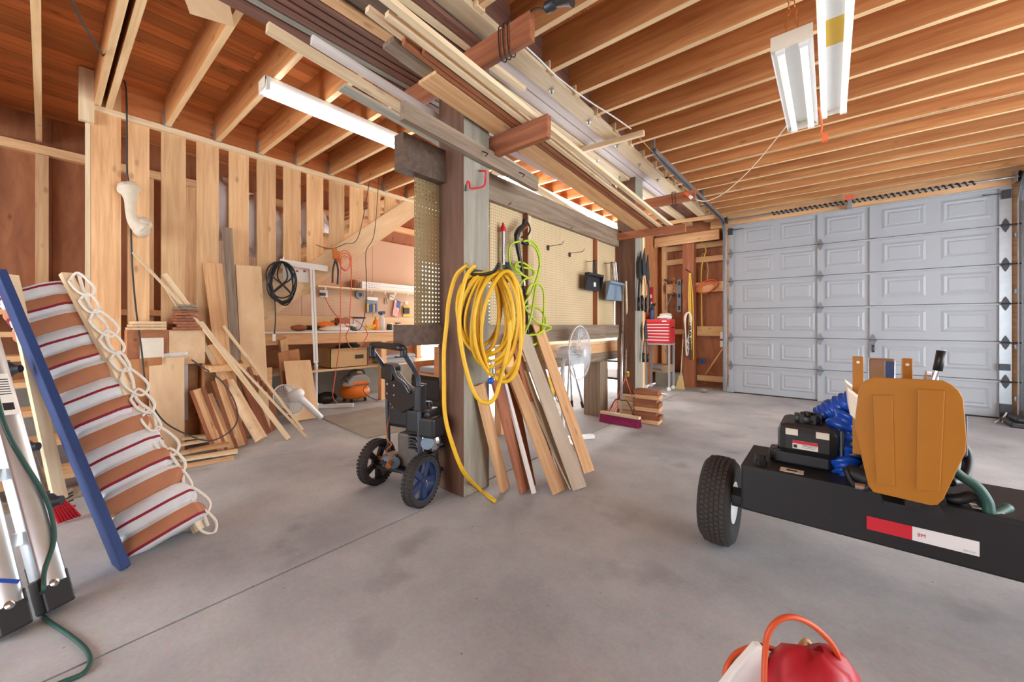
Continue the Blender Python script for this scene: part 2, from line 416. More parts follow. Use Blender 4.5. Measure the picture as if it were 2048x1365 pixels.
q = MB(); q.bb(DX0-.08, DX0-.01, YB-.3, YB-.22, 0, 2.96); obj('door_jamb', q, m['stud'], wb)
q = MB(); q.bb(DX1+.01, DX1+.1, YB-.3, YB-.22, 0, 2.96); obj('door_jamb', q, m['stud'], wb)
q = MB(); q.bb(DX1+.12, DX1+.3, 7.45, 7.62, 0, 3.1); obj('side_post', q, m['darkbox'], wb)
q = MB(); q.bb(-2.72, XR+.2, YB-.25, YB+.2, 2.94, 3.45); obj('upper_panel', q, m['plydark'], wb)
q = MB(); q.bb(DX0-.1, DX0-.0, YB-.22, YB+.2, 0, 2.96); obj('jamb_filler', q, m['plydark'], wb)
q = MB(); q.bb(DX1+.0, DX1+.12, YB-.22, YB+.2, 0, 2.96); obj('jamb_filler', q, m['plydark'], wb)
# short wing wall between the back wall and the side doorway
ww = empty('wall_wing', (-2.7,7.6,0), 'plywood wing wall beside the red tool chest', 'wall', kind='structure')
lum('plywood_panel', (-2.76,7.63,.02), (-2.76,7.63,3.4), .94, .02, m['ply'], ww, up=(1,0,0))
lum('stud', (-2.72,7.16,.02), (-2.72,7.16,3.1), .05, .09, m['stud'], ww, up=(1,0,0))
# right and front walls, out of the frame: plywood, with unseen openings added to let daylight in
wr = empty('wall_right', (XR,2,0), 'plywood outer wall with an added daylight opening, out of view', 'wall', kind='structure')
q = MB(); q.bb(XR, XR+.2, 6.3, YB, 0, 3.45); obj('panel', q, m['ply'], wr)
q = MB(); q.bb(XR, XR+.2, YF, .4, 0, 3.45); obj('panel', q, m['ply'], wr)
q = MB(); q.bb(XR, XR+.2, .4, 6.3, 2.8, 3.45); obj('daylight_opening_header', q, m['ply'], wr)
wf = empty('wall_front', (0,YF,0), 'plywood front wall with an added daylight opening behind the viewer', 'wall', kind='structure')
q = MB(); q.bb(XL-.2, XR+.2, YF-.2, YF, 2.9, 3.45); obj('daylight_opening_header', q, m['ply'], wf)
q = MB(); q.bb(XL-.2, -4.6, YF-.2, YF, 0, 2.9); obj('panel', q, m['ply'], wf)
q = MB(); q.bb(-1.0, XR+.2, YF-.2, YF, 0, 2.9); obj('panel', q, m['ply'], wf)
# ceiling: deck boards along the room on joists across it
ce = empty('ceiling', (0,2,ZJ), 'open ceiling of orange deck boards on bare timber joists', 'ceiling', kind='structure')
x = XL-.1; i = 0
while x < XR+.2:
    ys = [YF-.2, 1.1 + 1.3*((i*7) % 5)/5*2, 5.2 + .5*((i*3) % 4), YB+.3]
    for a, b in zip(ys, ys[1:]):
        lum('deck_board', (x+.07,a+.002,ZJ+JD+.012), (x+.07,b-.002,ZJ+JD+.012), .136, .022, m['deck'], ce)
    x += .14; i += 1
q = MB(); q.bb(XL-.2, XR+.3, YF-.2, YB+.3, ZJ+JD+.025, ZJ+JD+.06); obj('roof_sheet', q, m['plydark'], ce)
BX0, BX1 = -2.34, -1.70                               # built-up beam
jy = [-1.62,-1.22,-.83,-.43,-.03] + [.37+.395*k for k in range(19)]
for y in jy:
    x0 = XL if y < .3 else -4.98
    lum('joist', (x0,y,ZJ+JD/2), (BX0,y,ZJ+JD/2), .042, JD, m['joist'], ce, edge='joist_lit_edge')
lum('joist', (-4.98,.30,ZJ+JD/2), (BX0,.30,ZJ+JD/2), .042, JD, m['joist'], ce, edge='joist_lit_edge')
for y in [-1.4+.385*k for k in range(24)] + [5.13, 6.28]:
    lum('joist', (BX1,y,ZJ+JD/2), (XR,y,ZJ+JD/2), .042, JD, m['joist'], ce, edge='joist_lit_edge')
    if y > 1.5:
        q = MB(); q.bb(BX1-.0, BX1+.075, y-.035, y+.035, ZJ-.012, ZJ+.07); obj('hanger_block', q, m['pale'], ce)
for y in jy[6:]:
    q = MB(); q.bb(-4.985, -4.93, y-.035, y+.033, ZJ-.004, ZJ+.15); obj('joist_hanger', q, m['galv'], ce)
# the beam over the posts and the strips bolted under it
be = empty('beam', (-2.02,2,ZJ), 'built-up timber beam with bolted nailer strips over the posts', 'beam', kind='structure')
lum('beam_core', (-2.02,-2.5,ZJ+.16), (-2.02,YB,ZJ+.16), .64, .28, m['siding'], be)
lum('nailer', (-1.72,-2.5,ZJ-.0), (-1.72,YB-.2,ZJ-.0), .13, .045, m['pale'], be)
lum('soffit_strip', (-1.845,-.2,ZJ+.005), (-1.845,6.3,ZJ+.005), .10, .02, m['lilac'], be)
lum('soffit_strip', (-1.955,-.2,ZJ+.005), (-1.955,6.3,ZJ+.005), .10, .02, m['lilac'], be)
lum('nailer', (-2.07,-2.5,ZJ-.005), (-2.07,YB-.2,ZJ-.005), .11, .05, m['pale'], be)
lum('soffit_strip', (-2.21,-.2,ZJ+.005), (-2.21,6.3,ZJ+.005), .16, .02, m['whitewood'], be)
for y in [.75+.62*k for k in range(9)]:
    for x in (-1.735, -2.07):
        q = MB(); q.lathe([(.022,0),(.022,.006),(.011,.006),(.011,.02),(.007,.02),(.007,.036)], (x, y+(.2 if x < -2 else 0), ZJ-.025), (0,0,-1), 8); obj('bolt', q, m['galv'], be)
# posts
q = MB(); q.bb(-2.225,-1.955,1.85,2.11,0,ZJ+.02); q.m = []
pm = [m['brownpost'], m['greypost']]
q.m = [0,0,0,1,0,0]
p1 = obj('post', q, pm, None, bevel=.008, rot=M(((0,0,1),(1,0,0),(0,1,0))).transposed())
tag(p1, 'thick timber post with a brown and a weathered grey face, hung with yellow hose', 'post', kind='structure')
q = MB(); q.bb(-2.19,-1.94,4.86,5.12,0,ZJ+.02); q.m = [0,0,0,1,0,0]
p2 = obj('post', q, pm, None, bevel=.008, rot=M(((0,0,1),(1,0,0),(0,1,0))).transposed())
tag(p2, 'brown timber post with loppers hanging on it, behind the brick-like timber stack', 'post', kind='structure')
o = tag(lum('post', (-2.1,7.96,0), (-2.1,7.96,ZJ), .2, .2, m['redwood'], None, up=(0,1,0)), 'plain reddish timber post against the back wall hung with yellow cords', 'post', kind='structure')
o = empty('post', (-5.0,.35,0), 'pale boxed timber post at the foot of the slatted stair wall', 'post', kind='structure')
lum('post_board', (-4.99,.355,0), (-4.99,.355,3.4), .185, .05, m['fir'], o, up=(1,0,0))
lum('post_core', (-5.06,.33,0), (-5.06,.33,3.4), .14, .09, m['plydark'], o, up=(1,0,0))
lum('edge_strip', (-4.99,.245,1.2), (-4.99,.245,2.95), .03, .04, m['pale'], o, up=(1,0,0))
lum('edge_strip', (-4.94,.235,2.95), (-4.94,.235,3.4), .09, .05, m['pale'], o, up=(1,0,0))
# ================================================================ STAIRS AND SLATTED WALL
st = empty('staircase', (-5,-.3,0), 'open-tread timber stairs turning up behind the slatted wall', 'stairs', kind='structure')
for k in range(7):
    z = .19*(k+1); xx = -4.02 - .235*k
    lum('tread', (xx-.14,-1.0,z-.02), (xx-.14,.26,z-.02), .28, .042, m['stud'], st)
for y in (-1.02, .27):
    q = MB(); q.hexa([(-3.98,y-.02,0),(-4.28,y-.02,0),(-5.7,y-.02,1.1),(-5.7,y-.02,1.36),(-3.98,y+.02,0),(-4.28,y+.02,0),(-5.7,y+.02,1.1),(-5.7,y+.02,1.36)]); obj('stringer', q, m['plydark'], st)
q = MB(); q.bb(-4.06,-4.02,-1.0,.26,0,.075); obj('kick_board', q, m['weathered'], st)
q = MB(); q.bb(XL+.06,-5.68,-1.05,1.2,1.30,1.36); obj('landing', q, m['ply'], st)
for k in range(10):
    y0 = 1.25+.215*k; z = 1.36+.172*(k+1)
    lum('upper_tread', (XL+.07,y0+.12,z-.02), (-5.05,y0+.12,z-.02), .26, .042, m['stud'], st)
a, b = W(498,632,X=-4.98), W(836,404,X=-4.98)
def string(x, t):
    q = MB(); d = (b-a).normalized(); n = V((0,-d.z,d.y))
    if n.z < 0: n = -n
    lo0, lo1 = V((x,a.y,a.z-.19)), V((x,b.y,b.z-.19))
    return q.hexa([lo0, lo1, lo1+V((0,0,.34)), lo0+V((0,0,.34)), lo0+V((t,0,0)), lo1+V((t,0,0)), lo1+V((t,0,.34)), lo0+V((t,0,.34))])
ds = (b-a).normalized()
obj('upper_stringer', string(-5.02,.045), m['plypale'], st, rot=frame(ds))
obj('upper_stringer', string(XL+.03,.045), m['fir'], st, rot=frame(ds))
# slats
sl = empty('slat_wall', (-5,2,1), 'wall of spaced upright boards under the ceiling, hiding the stairs', 'slat wall', kind='structure')
lum('top_plate', (-4.985,.2,ZJ-.02), (-4.985,YB-.1,ZJ-.02), .06, .05, m['pale'], sl)
lum('rim_board', (-5.03,.2,ZJ+JD/2), (-5.03,YB-.1,ZJ+JD/2), .04, JD, m['deck'], sl)
pxs = [(255,299),(323,372),(394,438),(459,498),(515,552),(568,602),(615,647),(660,689),(701,727),(738,761),(771,791),(800,817)]
for u0, u1 in pxs:
    A, B = W(u0,400,X=-5.0), W(u1,400,X=-5.0)
    zb = max(.9, a.z + (min(A.y,B.y)-a.y)/(b.y-a.y)*(b.z-a.z) - .02)
    if A.y < 1.5: zb = .62
    lum('slat', (-5.02,(A.y+B.y)/2,zb), (-5.02,(A.y+B.y)/2,ZJ-.04), B.y-A.y, .03, m['stud'], sl, up=(1,0,0))
lum('closing_board', (-5.05,.5,.55), (-5.05,1.7,.55), .03, .3, m['fir'], sl, up=(0,0,1))
# ================================================================ PEGBOARD PARTITION BETWEEN THE POSTS
pt = empty('partition', (-2.24,3,1), 'pegboard partition framed in timber between the two big posts', 'partition', kind='structure')
PXX = -2.19
lum('top_rail', (PXX,1.50,2.345), (PXX,4.86,2.345), .05, .22, m['weathered'], pt)
lum('bottom_rail', (PXX,2.11,1.115), (PXX,4.86,1.115), .05, .17, m['weathered'], pt)
q = MB(); q.bb(PXX-.06,PXX+.04,1.485,1.85,1.06,1.20); obj('rail_end_box', q, m['darkbox'], pt)
q = MB(); q.bb(PXX-.055,PXX+.045,1.49,1.85,2.225,2.46); obj('rail_cover', q, m['darkbox'], pt)
for y0, y1 in ((1.63,2.4),(2.40,2.86),(2.95,4.24),(4.33,4.84)):
    q = MB(); q.bb(PXX-.03,PXX-.026,y0,y1,1.20,2.235)
    obj('pegboard_panel', q, m['peg_dark'] if y0 < 2 else m['peg_part'], pt)
for y in (2.905,4.285): lum('upright', (PXX-.03,y,1.2), (PXX-.03,y,2.235), .09, .05, m['pale'], pt, up=(1,0,0)); 
for y in (2.855,4.235): lum('edge_batten', (PXX+.0,y,1.2), (PXX+.0,y,2.235), .012, .06, m['redwood'], pt, up=(1,0,0))
lum('edge_batten', (PXX+.01,4.85,1.2), (PXX+.01,4.85,2.235), .012, .06, m['siding'], pt, up=(1,0,0))
for k, (u, v) in enumerate(((1019,408),(1050,428),(1142,457),(1231,492))):
    p = W(u, v, X=PXX+.03); q = MB(); q.tube([p+V((.006+.012*math.cos(t),.012*math.sin(t),.012*math.sin(t))) for t in [i*PI/5 for i in range(10)]], .002, 5, True); obj('hook_eye', q, m['iron'], pt)
# ================================================================ ROLL-UP DOOR
dr = empty('door_1', ((DX0+DX1)/2,DY,0), 'white panelled roll-up garage door with steel hinges', 'garage door', kind='structure')
SH = DH/6
pcols = [(1486,1547),(1560,1630),(1650,1729),(1764,1852),(1882,1984)]
pX = [(W(u0,600,Y=DY).x, W(u1,600,Y=DY).x) for u0, u1 in pcols]
def door_section(z):
    q = MB(); t = .05
    q.bb(DX0, DX1, DY, DY+t, z+.004, z+SH-.004)
    for x0, x1 in pX:
        z0, z1 = z+.115, z+SH-.085; e = .028
        yo, yi, yc = DY-.0015, DY-.012, DY-.004
        R0 = [(x0,yo,z0),(x1,yo,z0),(x1,yo,z1),(x0,yo,z1)]
        R1 = [(x0+e,yi,z0+e),(x1-e,yi,z0+e),(x1-e,yi,z1-e),(x0+e,yi,z1-e)]
        R2 = [(x0+2*e,yc,z0+2*e),(x1-2*e,yc,z0+2*e),(x1-2*e,yc,z1-2*e),(x0+2*e,yc,z1-2*e)]
        R3 = [(x0+2.6*e,yi,z0+2.6*e),(x1-2.6*e,yi,z0+2.6*e),(x1-2.6*e,yi,z1-2.6*e),(x0+2.6*e,yi,z1-2.6*e)]
        fs = []
        for k in range(3):
            for j in range(4): fs.append((k*4+j, k*4+(j+1) % 4, k*4+4+(j+1) % 4, k*4+4+j))
        fs.append((12,13,14,15)); q.add(R0+R1+R2+R3, fs)
    q.bb(DX0, DX1, DY-.02, DY, z+SH-.03, z+SH-.006)
    return q
sx = [DX0+.035, (W(1636,600,Y=DY).x+W(1646,600,Y=DY).x)/2, (W(1740,600,Y=DY).x+W(1752,600,Y=DY).x)/2, DX1-.055]
sw = [.07, .075, .075, .10]
for k in range(6):
    s_ = obj('door_section', door_section(k*SH), m['door_white'], dr)
    for i, x in enumerate(sx):
        q = MB(); q.bb(x-sw[i]/2, x+sw[i]/2, DY-.028, DY-.0, k*SH+.006, (k+1)*SH-.032); obj('stile', q, m['door_white'] if i in (1,2) else m['galv'] if i == 3 else m['door_white'], s_)
    if k:
        for i, x in enumerate(sx):
            if i == 2 and k != 2: continue
            q = MB(); zz = k*SH-.012; r = .042
            q.prism([(x-r*.8,DY-.042,zz),(x-.022,DY-.042,zz-.045),(x,DY-.042,zz-.088),(x+.022,DY-.042,zz-.045),(x+r*.8,DY-.042,zz),(x+.022,DY-.042,zz+.045),(x,DY-.042,zz+.088),(x-.022,DY-.042,zz+.045)], (0,.014,0))
            q.cyl((x-.04,DY-.05,zz),(x+(.12 if i == 3 else .04),DY-.05,zz),.009,8)
            obj('hinge', q, m['steel_dark'] if i == 3 else m['steel_mid'], s_)
for x, s in ((DX0+.03,1),(DX1-.05,-1)):
    q = MB(); q.bb(x-.035, x+.035, DY-.06, DY-.028, DH-.17, DH-.06); q.cyl((x-.05,DY-.05,DH-.1),(x+s*.2,DY-.05,DH-.09),.007,6); obj('top_bracket', q, m['steel_dark'], dr)
    q = MB(); q.bb(x-.055, x+.055, DY-.06, DY-.028, .02, .2 if s < 0 else .1); obj('bottom_bracket', q, m['galv'] if s > 0 else m['steel_dark'], dr)
q = MB(); q.bb(DX1-.11, DX1-.02, DY-.055, DY-.028, SH+.13, SH+.21); obj('slide_bolt', q, m['steel_dark'], dr)
q = MB(); x = sx[2]; q.bb(x-.014, x+.014, DY-.05, DY-.028, SH*1.62, SH*1.84); q.tube([(x,DY-.05,SH*1.8),(x,DY-.075,SH*1.77),(x,DY-.075,SH*1.68),(x,DY-.05,SH*1.65)], .007, 6); obj('pull_handle', q, m['steel_dark'], dr)
q = MB(); q.bb(DX0-.005, DX1+.005, DY+.051, DY+.06, .0, DH); obj('leak_backing', q, m['door_white'], dr)  # backing sheet added to stop daylight leaking between the sections
q = MB(); q.bb(DX0, DX1, DY-.01, DY+.05, .0, .02); obj('bottom_seal', q, m['rubber'], dr)
def track(x, s, name='door_track'):
    t = empty(name, (x,DY-.08,0), 'galvanised door track rising on the %s of the roll-up door and bending under the joists' % ('hinge side by the plywood wall' if s < 0 else 'dark jamb side'), 'door track', kind='structure')
    prof = [(-.012,0),(.028,0),(.028,.06),(-.012,.06)]
    q = MB(); pts = [(x,DY-.06,.02),(x,DY-.06,2.74)]
    for k in range(1, 9):
        A = k/8*PI/2; pts.append((x,DY-.06-.3*(1-math.cos(A)),2.74+.3*math.sin(A)))
    pts += [(x,DY-1.5,3.04),(x,4.1,3.04)]
    vs = []; fs = []
    for i, p in enumerate(pts):
        a_ = V(pts[max(0,i-1)]); b_ = V(pts[min(len(pts)-1,i+1)]); tt = (b_-a_).normalized(); nrm = V((1,0,0)).cross(tt)
        for dx, dn in ((-.025,.0),(.025,.0),(.025,.05),(.021,.05),(.021,.004),(-.021,.004),(-.021,.05),(-.025,.05)):
            vs.append(V(p) + V((dx,0,0)) + nrm*(dn-.025))
    n = 8
    for i in range(len(pts)-1):
        for j in range(n): fs.append((i*n+j, i*n+(j+1) % n, (i+1)*n+(j+1) % n, (i+1)*n+j))
    q.add(vs, fs); obj('rail', q, m['galv'], t)
    q = MB(); q.bb(x-.03, x+.0, 4.12, 4.16, 3.02, ZJ+.2); q.bb(x-.03,x+.0,6.2,6.24,3.04,ZJ+.1); obj('hanger_strap', q, m['galv'], t)
    for zz in (.25,.9,1.6,2.3):
        q = MB(); q.bb(x-.035, x+.03, DY-.035, DY+.1, zz, zz+.05); obj('wall_bracket', q, m['galv'], t)
    return t
track(DX0-.055, -1); track(DX1+.06, 1)
sp = empty('spring_shaft', (.2,YB-.42,3.02), 'dark torsion spring shaft with a red tag above the roll-up door', 'spring shaft')
q = MB(); q.cyl((DX0-.1,7.62,3.03),(DX1+.1,7.62,3.03),.013,10); obj('shaft', q, m['galv'], sp)
pp = []
for i in range(36*10+1):
    A = i/10*2*PI; pp.append((-.75+2.2*i/360, 7.62+.026*math.cos(A), 3.03+.026*math.sin(A)))
q = MB(); q.tube(pp, .009, 4); obj('spring', q, m['iron'], sp, smooth=True)
for x in (DX0-.06, DX1+.03):
    q = MB(); q.lathe([(.03,0),(.065,0),(.065,.008),(.05,.012),(.05,.05),(.065,.054),(.065,.06),(.03,.06)], (x,7.62,3.03), (1,0,0), 16); obj('cable_drum', q, m['steel_dark'], sp)
    q = MB(); q.bb(x-.03,x-.024,7.56,7.75,2.96,3.1); obj('end_bracket', q, m['galv'], sp)
q = MB(); q.bb(.17,.27,7.55,7.556,3.05,3.12); obj('warning_tag', q, m['redcord'], sp)
q = MB(); q.bb(.2,.25,7.56,7.75,2.94,3.06); obj('centre_bracket', q, m['galv'], sp)
# ================================================================ OVERHEAD LUMBER RACK
rk = empty('lumber_rack', (-1.9,2.1,2.4), 'short timber arms nailed across the posts to carry spare lumber', 'rack', kind='structure')
lum('rack_arm', (-2.75,1.82,2.95), (-1.345,1.82,2.95), .045, .165, m['redwood'], rk)
lum('rack_arm', (-2.21,2.135,2.52), (-1.44,2.135,2.52), .045, .15, m['redwood'], rk)
lum('rack_arm', (-2.17,3.64,3.06), (-1.39,3.70,3.06), .04, .05, m['pale'], rk)
lum('rack_arm', (-1.93,4.84,2.72), (-1.21,4.84,2.72), .04, .12, m['redwood'], rk)
lum('rack_arm', (-2.34,4.835,2.365), (-1.32,4.835,2.35), .05, .09, m['redwood'], rk)
lum('rack_arm', (-2.72,7.82,2.84), (-1.555,7.82,2.85), .05, .18, m['fir'], rk)
lum('rack_arm', (-2.35,7.3,3.075), (-1.53,7.3,3.05), .05, .06, m['fir'], rk)
lum('rack_arm', (-2.3,.35,3.0), (-1.5,.35,3.0), .045, .06, m['redwood'], rk)
lum('rack_arm', (-2.62,4.9,2.99), (-2.34,4.9,2.99), .045, .05, m['redwood'], rk)
o = lum('rail_board', (-1.925,1.33,2.45), (-1.925,2.66,2.39), .045, .11, m['weathered'], rk)
for k in range(2):
    q = MB(); p = V((-1.9, 1.98+.42*k, 2.42-.02*k)); q.tube([p+V((0,0,.01)), p+V((.05,.0,-.02)), p+V((.055,-.03,-.05))], .004, 5); obj('bent_nail', q, m['iron'], o)
for ux, yy in ((-1.53,1.82),(-1.42,4.84)):
    for k in range(3 if yy < 3 else 2):
        q = MB(); c_ = V((ux-.05+.035*k, yy, 2.95 if yy < 3 else 2.72)); hh = .09 if yy < 3 else .066
        q.tube(smooth_pts([c_+V((0,-.03,hh)), c_+V((.01,-.03,-hh)), c_+V((.012,.03,-hh)), c_+V((.0,.03,hh))], 4, True), .004, 5, True); obj('wire_wrap', q, m['iron'], rk)
GL = 'boards stored on the lower rack arms'; GU = 'brown siding stored on the upper rack arms'
def zl(y): return 2.60 - (y-2.135)*(2.60-2.40)/(4.84-2.135)
def low(x, y0, y1, w, t, mat, label, x1=None, dz=0, group=None, name='board'):
    o = lum(name, (x,y0,zl(y0)+t/2+dz), (x if x1 is None else x1,y1,zl(y1)+t/2+dz), w, t, m[mat])
    return tag(o, label, 'board', group)
low(-1.835, 1.44, 4.9, .165, .022, 'fir', 'wide orange-brown board lying lowest on the rack arms past the grey post')
low(-1.725, 1.2, 4.95, .03, .035, 'redwood', 'thin dark red strip touching the wide board on the lower rack arms', group=GL)
low(-1.688, 1.3, 4.95, .03, .035, 'redwood', 'thin dark red strip next to the pale lath on the lower rack arms', group=GL)
low(-1.645, 1.05, 4.9, .035, .03, 'pale', 'pale lath second in from the free tips of the lower rack arms', x1=-1.62)
low(-1.575, .88, 4.97, .04, .03, 'pale', 'longest pale lath nearest the free tips of the lower rack arms', x1=-1.50)
low(-1.82, 1.17, 2.6, .10, .03, 'weathered', 'grey-brown short board on top of the wide board of the lower rack', dz=.023)
low(-1.735, 1.0, 2.9, .035, .03, 'pale', 'short pale stick lying over the dark strips of the lower rack', dz=.036)
low(-1.88, 1.30, 2.7, .07, .025, 'weathered', 'narrow grey-brown board beside the short board of the lower rack', dz=.055)
low(-1.66, 1.12, 3.5, .05, .03, 'pale', 'pale stick stacked above the laths of the lower rack', dz=.036)
low(-2.26, .74, 4.86, .04, .05, 'pale', 'long pale two-by-four on edge passing behind the grey post', x1=-2.3, dz=.02)
low(-2.345, 1.18, 2.15, .085, .02, 'greypost', 'speckled grey flat board slung beside the grey post', dz=.0)
low(-2.30, .98, 3.1, .03, .05, 'whitewood', 'white-painted stick above the long pale two-by-four', dz=.13)
def upp(x, y0, y1, w, t, mat, label, group=None, dz=0):
    return tag(lum('board', (x,y0,3.035+t/2+dz), (x,y1,3.035+t/2+dz), w, t, m[mat]), label, 'board', group)
ORDS = ['first','second','third','fourth','fifth','sixth','seventh','eighth','ninth','tenth']
LB = 'dark brown siding board on the upper rack arm'
for k, (x0, x1) in enumerate(((-2.667,-2.56),(-2.545,-2.50),(-2.485,-2.43),(-2.415,-2.37),(-2.355,-2.30),(-2.285,-2.235))):
    upp((x0+x1)/2, -.4-.1*k, 4.9, x1-x0, .045, 'siding' if k != 1 else 'greypost', ORDS[k if k < 1 else k-1]+' dark brown siding board on the upper rack arm, counting from the strip light' if k != 1 else 'rough grey sawn board between dark brown siding on the upper rack arm', GU if k != 1 else None)
upp(-2.19, -.6, 3.0, .07, .03, 'fir', 'tan board beside the dark siding on the upper rack arm')
upp(-2.0, -.3, 1.84, .2, .025, 'darkbox', 'wide dark sheet-like board on the upper rack arm')
upp(-1.86, -.3, 2.4, .05, .03, 'pale', 'pale thick batten beside the dark sheet on the upper rack arm')
upp(-1.79, -.4, 2.0, .05, .03, 'siding', 'single dark brown strip next to the pale batten on the upper rack arm')
# ================================================================ STRIP LIGHTS
def strip_light(name, x, y0, y1, z, label, tubes=2, lit='tube_lit', hood=False, refl=.12):
    t = empty(name, (x,(y0+y1)/2,z), label, 'strip light')
    q = MB()
    if hood: q.prism([(x-refl,y0,z),(x-refl,y0,z+.02),(x-.05,y0,z+.075),(x+.05,y0,z+.075),(x+refl,y0,z+.02),(x+refl,y0,z),(x+.04,y0,z+.055),(x-.04,y0,z+.055)], (0,y1-y0,0))
    else: q.bb(x-refl*.55, x+refl*.55, y0, y1, z+.03, z+.085)
    obj('housing', q, m['white'], t)
    xs = [x-refl*.55, x+refl*.55] if tubes == 2 else [x]
    for xx in xs:
        q = MB(); q.cyl((xx,y0+.03,z+.006),(xx,y1-.03,z+.006),.018,12); obj('tube', q, m[lit], t, smooth=40)
        for ye in (y0+.015, y1-.015):
            q = MB(); q.bb(xx-.02,xx+.02,ye-.012,ye+.012,z-.018,z+.05); obj('socket', q, m['white'], t)
    for ye in (y0, y1):
        q = MB(); q.bb(x-refl*(1 if hood else .55), x+refl*(1 if hood else .55), ye-.006, ye+.006, z+.0, z+.08); obj('end_plate', q, m['cream'], t)
    return t
strip_light('strip_light', -3.40, 1.08, 2.40, ZJ-.09, 'white strip light screwed under the joists in front of the slatted stair wall', lit='tube_mid')
pL = W(1241,464,z=3.03); pN = W(1010,345,z=3.03)
strip_light('strip_light', -3.17, 3.55, 6.9, ZJ-.09, 'long glowing strip light behind the pegboard partition', refl=.14)
h1 = strip_light('hanging_light', -.165, 2.62, 3.78, 2.74, 'white hooded strip light hanging on a chain in front of the joists', hood=True, refl=.095, lit='tube_dim')
h2 = strip_light('hanging_light', .02, 2.2, 3.72, 2.76, 'bare twin-tube strip light hanging beside the hooded one', refl=.1, lit='tube_dim')
for yy in (2.66, 3.74):
    for dx in (-.03, .03):
        for k in range(9):
            z0 = 2.82+k*.034; c_ = V((-.165+dx*(1-k/9), yy, z0)); q = MB()
            ax = (1,0,0) if k % 2 else (0,1,0)
            q.tube([c_+V((ax[1]*.008*math.cos(t), ax[0]*.008*math.cos(t), .02*math.sin(t))) for t in [i*PI/4 for i in range(8)]], .0028, 4, True)
            obj('chain_link', q, m['copper'], h1)
q = MB(); q.bb(-.02,.06,2.6,2.85,2.79,2.795); obj('yellow_sticker', q, m['yellowcord'], h2)
for yy in (2.4, 3.5):
    q = MB(); q.bb(.0,.04,yy,yy+.02,2.84,ZJ); obj('hanger_strap', q, m['galv'], h2)
def cable(name, pts, r, mat, label, cat='cable', k=8, n=6, parent=None, group=None):
    q = MB(); q.tube(smooth_pts(pts, k), r, n)
    o = obj(name, q, m[mat], parent, smooth=True)
    if parent is None: tag(o, label, cat, group)
    return o
o = cable('extension_cord', [(-.06,3.55,2.76),(-.05,3.58,2.70),(-.045,3.6,2.64),(-.05,3.6,2.6),(-.03,3.6,2.57)], .006, 'orangecord', 'short orange cord end dangling beside the hanging strip lights')
q = MB(); q.bb(-.045,-.012,3.585,3.615,2.53,2.58); obj('socket', q, m['orangecord'], o)
cable('lamp_wire', [W(1582,240,Y=3.6),W(1555,275,Y=4.2),W(1500,340,Y=5.0),W(1450,385,Y=5.8),W(1415,402,Y=5.4),W(1392,400,Y=4.8)], .005, 'cream', 'thin pale wire sagging from the hooded light to a rack arm')
cable('ceiling_wire', [W(1038,82,z=3.1),W(1062,103,z=3.09),W(1085,125,z=3.08),W(1110,150,z=3.1),W(1150,182,z=3.09),W(1185,207,z=3.1),W(1225,232,z=3.1),W(1262,258,z=3.1)], .006, 'whitefab', 'white wire stapled along the joist ends beside the beam')
cable('ceiling_wire', [W(1275,272,z=3.04),W(1310,310,z=3.03),W(1345,355,z=3.0),W(1385,388,z=2.85)], .003, 'tancord', 'thin tan wire hanging between the thin arm and the door track')
fx = empty('clamp_lamp', W(1100,8,z=2.95), 'dark metal clamp lamp under the joists beyond the near rack arm', 'lamp')
a_ = W(1090,18,z=3.0); b_ = W(1118,2,z=3.0); d_ = (b_-a_).normalized()
q = MB(); q.lathe([(.018,0),(.03,.01),(.03,.06),(.022,.07),(.045,.13),(.06,.16),(.056,.16)], a_, d_, 16); obj('shade', q, m['steel_dark'], fx, smooth=40)
cable('lamp_cord', [a_, a_+V((-.06,-.02,.02)), W(1056,28,z=3.03)], .005, 'black', '', parent=fx)
o = empty('plug', W(1376,392,Y=4.8), 'white and orange plug on the wired rack arm above the second post', 'plug')
p = W(1376,390,Y=4.805); q = MB(); q.bar(p+V((-.03,0,.03)), p+V((.02,0,-.02)), .03, .03); obj('plug_body', q, m['orangecord'], o)
q = MB(); q.bar(p+V((.02,0,-.02)), p+V((.04,0,-.045)), .04, .035); obj('plug_cap', q, m['white'], o)
# plywood gusset on the near joists
tag(lum('plywood_gusset', W(405,-30,z=ZJ-.02), W(425,38,z=ZJ-.02), .22, .02, m['plypale'], None), 'pale plywood gusset nailed under two joists by the strip light', 'plywood')
# ================================================================ BY THE STAIRS: ladder, blue board, rolled hammock
A = W(249,1139,z=0); B = W(2,550,X=-3.5)
q = MB(); R = frame(B-A, (1,.1,.4)); q.box((A+B)/2+R@V((0,0,-.02)), ((B-A).length, .035, .15), R)
ob = obj('blue_board', q, m['bluepaint'], None, rot=R, bevel=.004)
for v in ob.data.vertices: pass
tag(ob, 'blue painted board leaning between the metal ladder and the striped hammock', 'board')
hm = empty('hammock', W(320,1095,z=0), 'rolled quilted hammock striped white, terracotta and burgundy, propped upright by the stairs', 'hammock')
HB, HT = W(302,1098,z=0)+V((-.06,.05,.10)), W(72,585,X=-3.66)
ax = (HT-HB).normalized(); L_ = (HT-HB).length+.1
side = V((.35,.94,0)); side = (side-ax*side.dot(ax)).normalized(); nor = side.cross(ax)
if nor.x < 0: nor = -nor
q = MB(); vs = []; fs = []; nS, nA = 150, 30
rnd = random.Random(3)
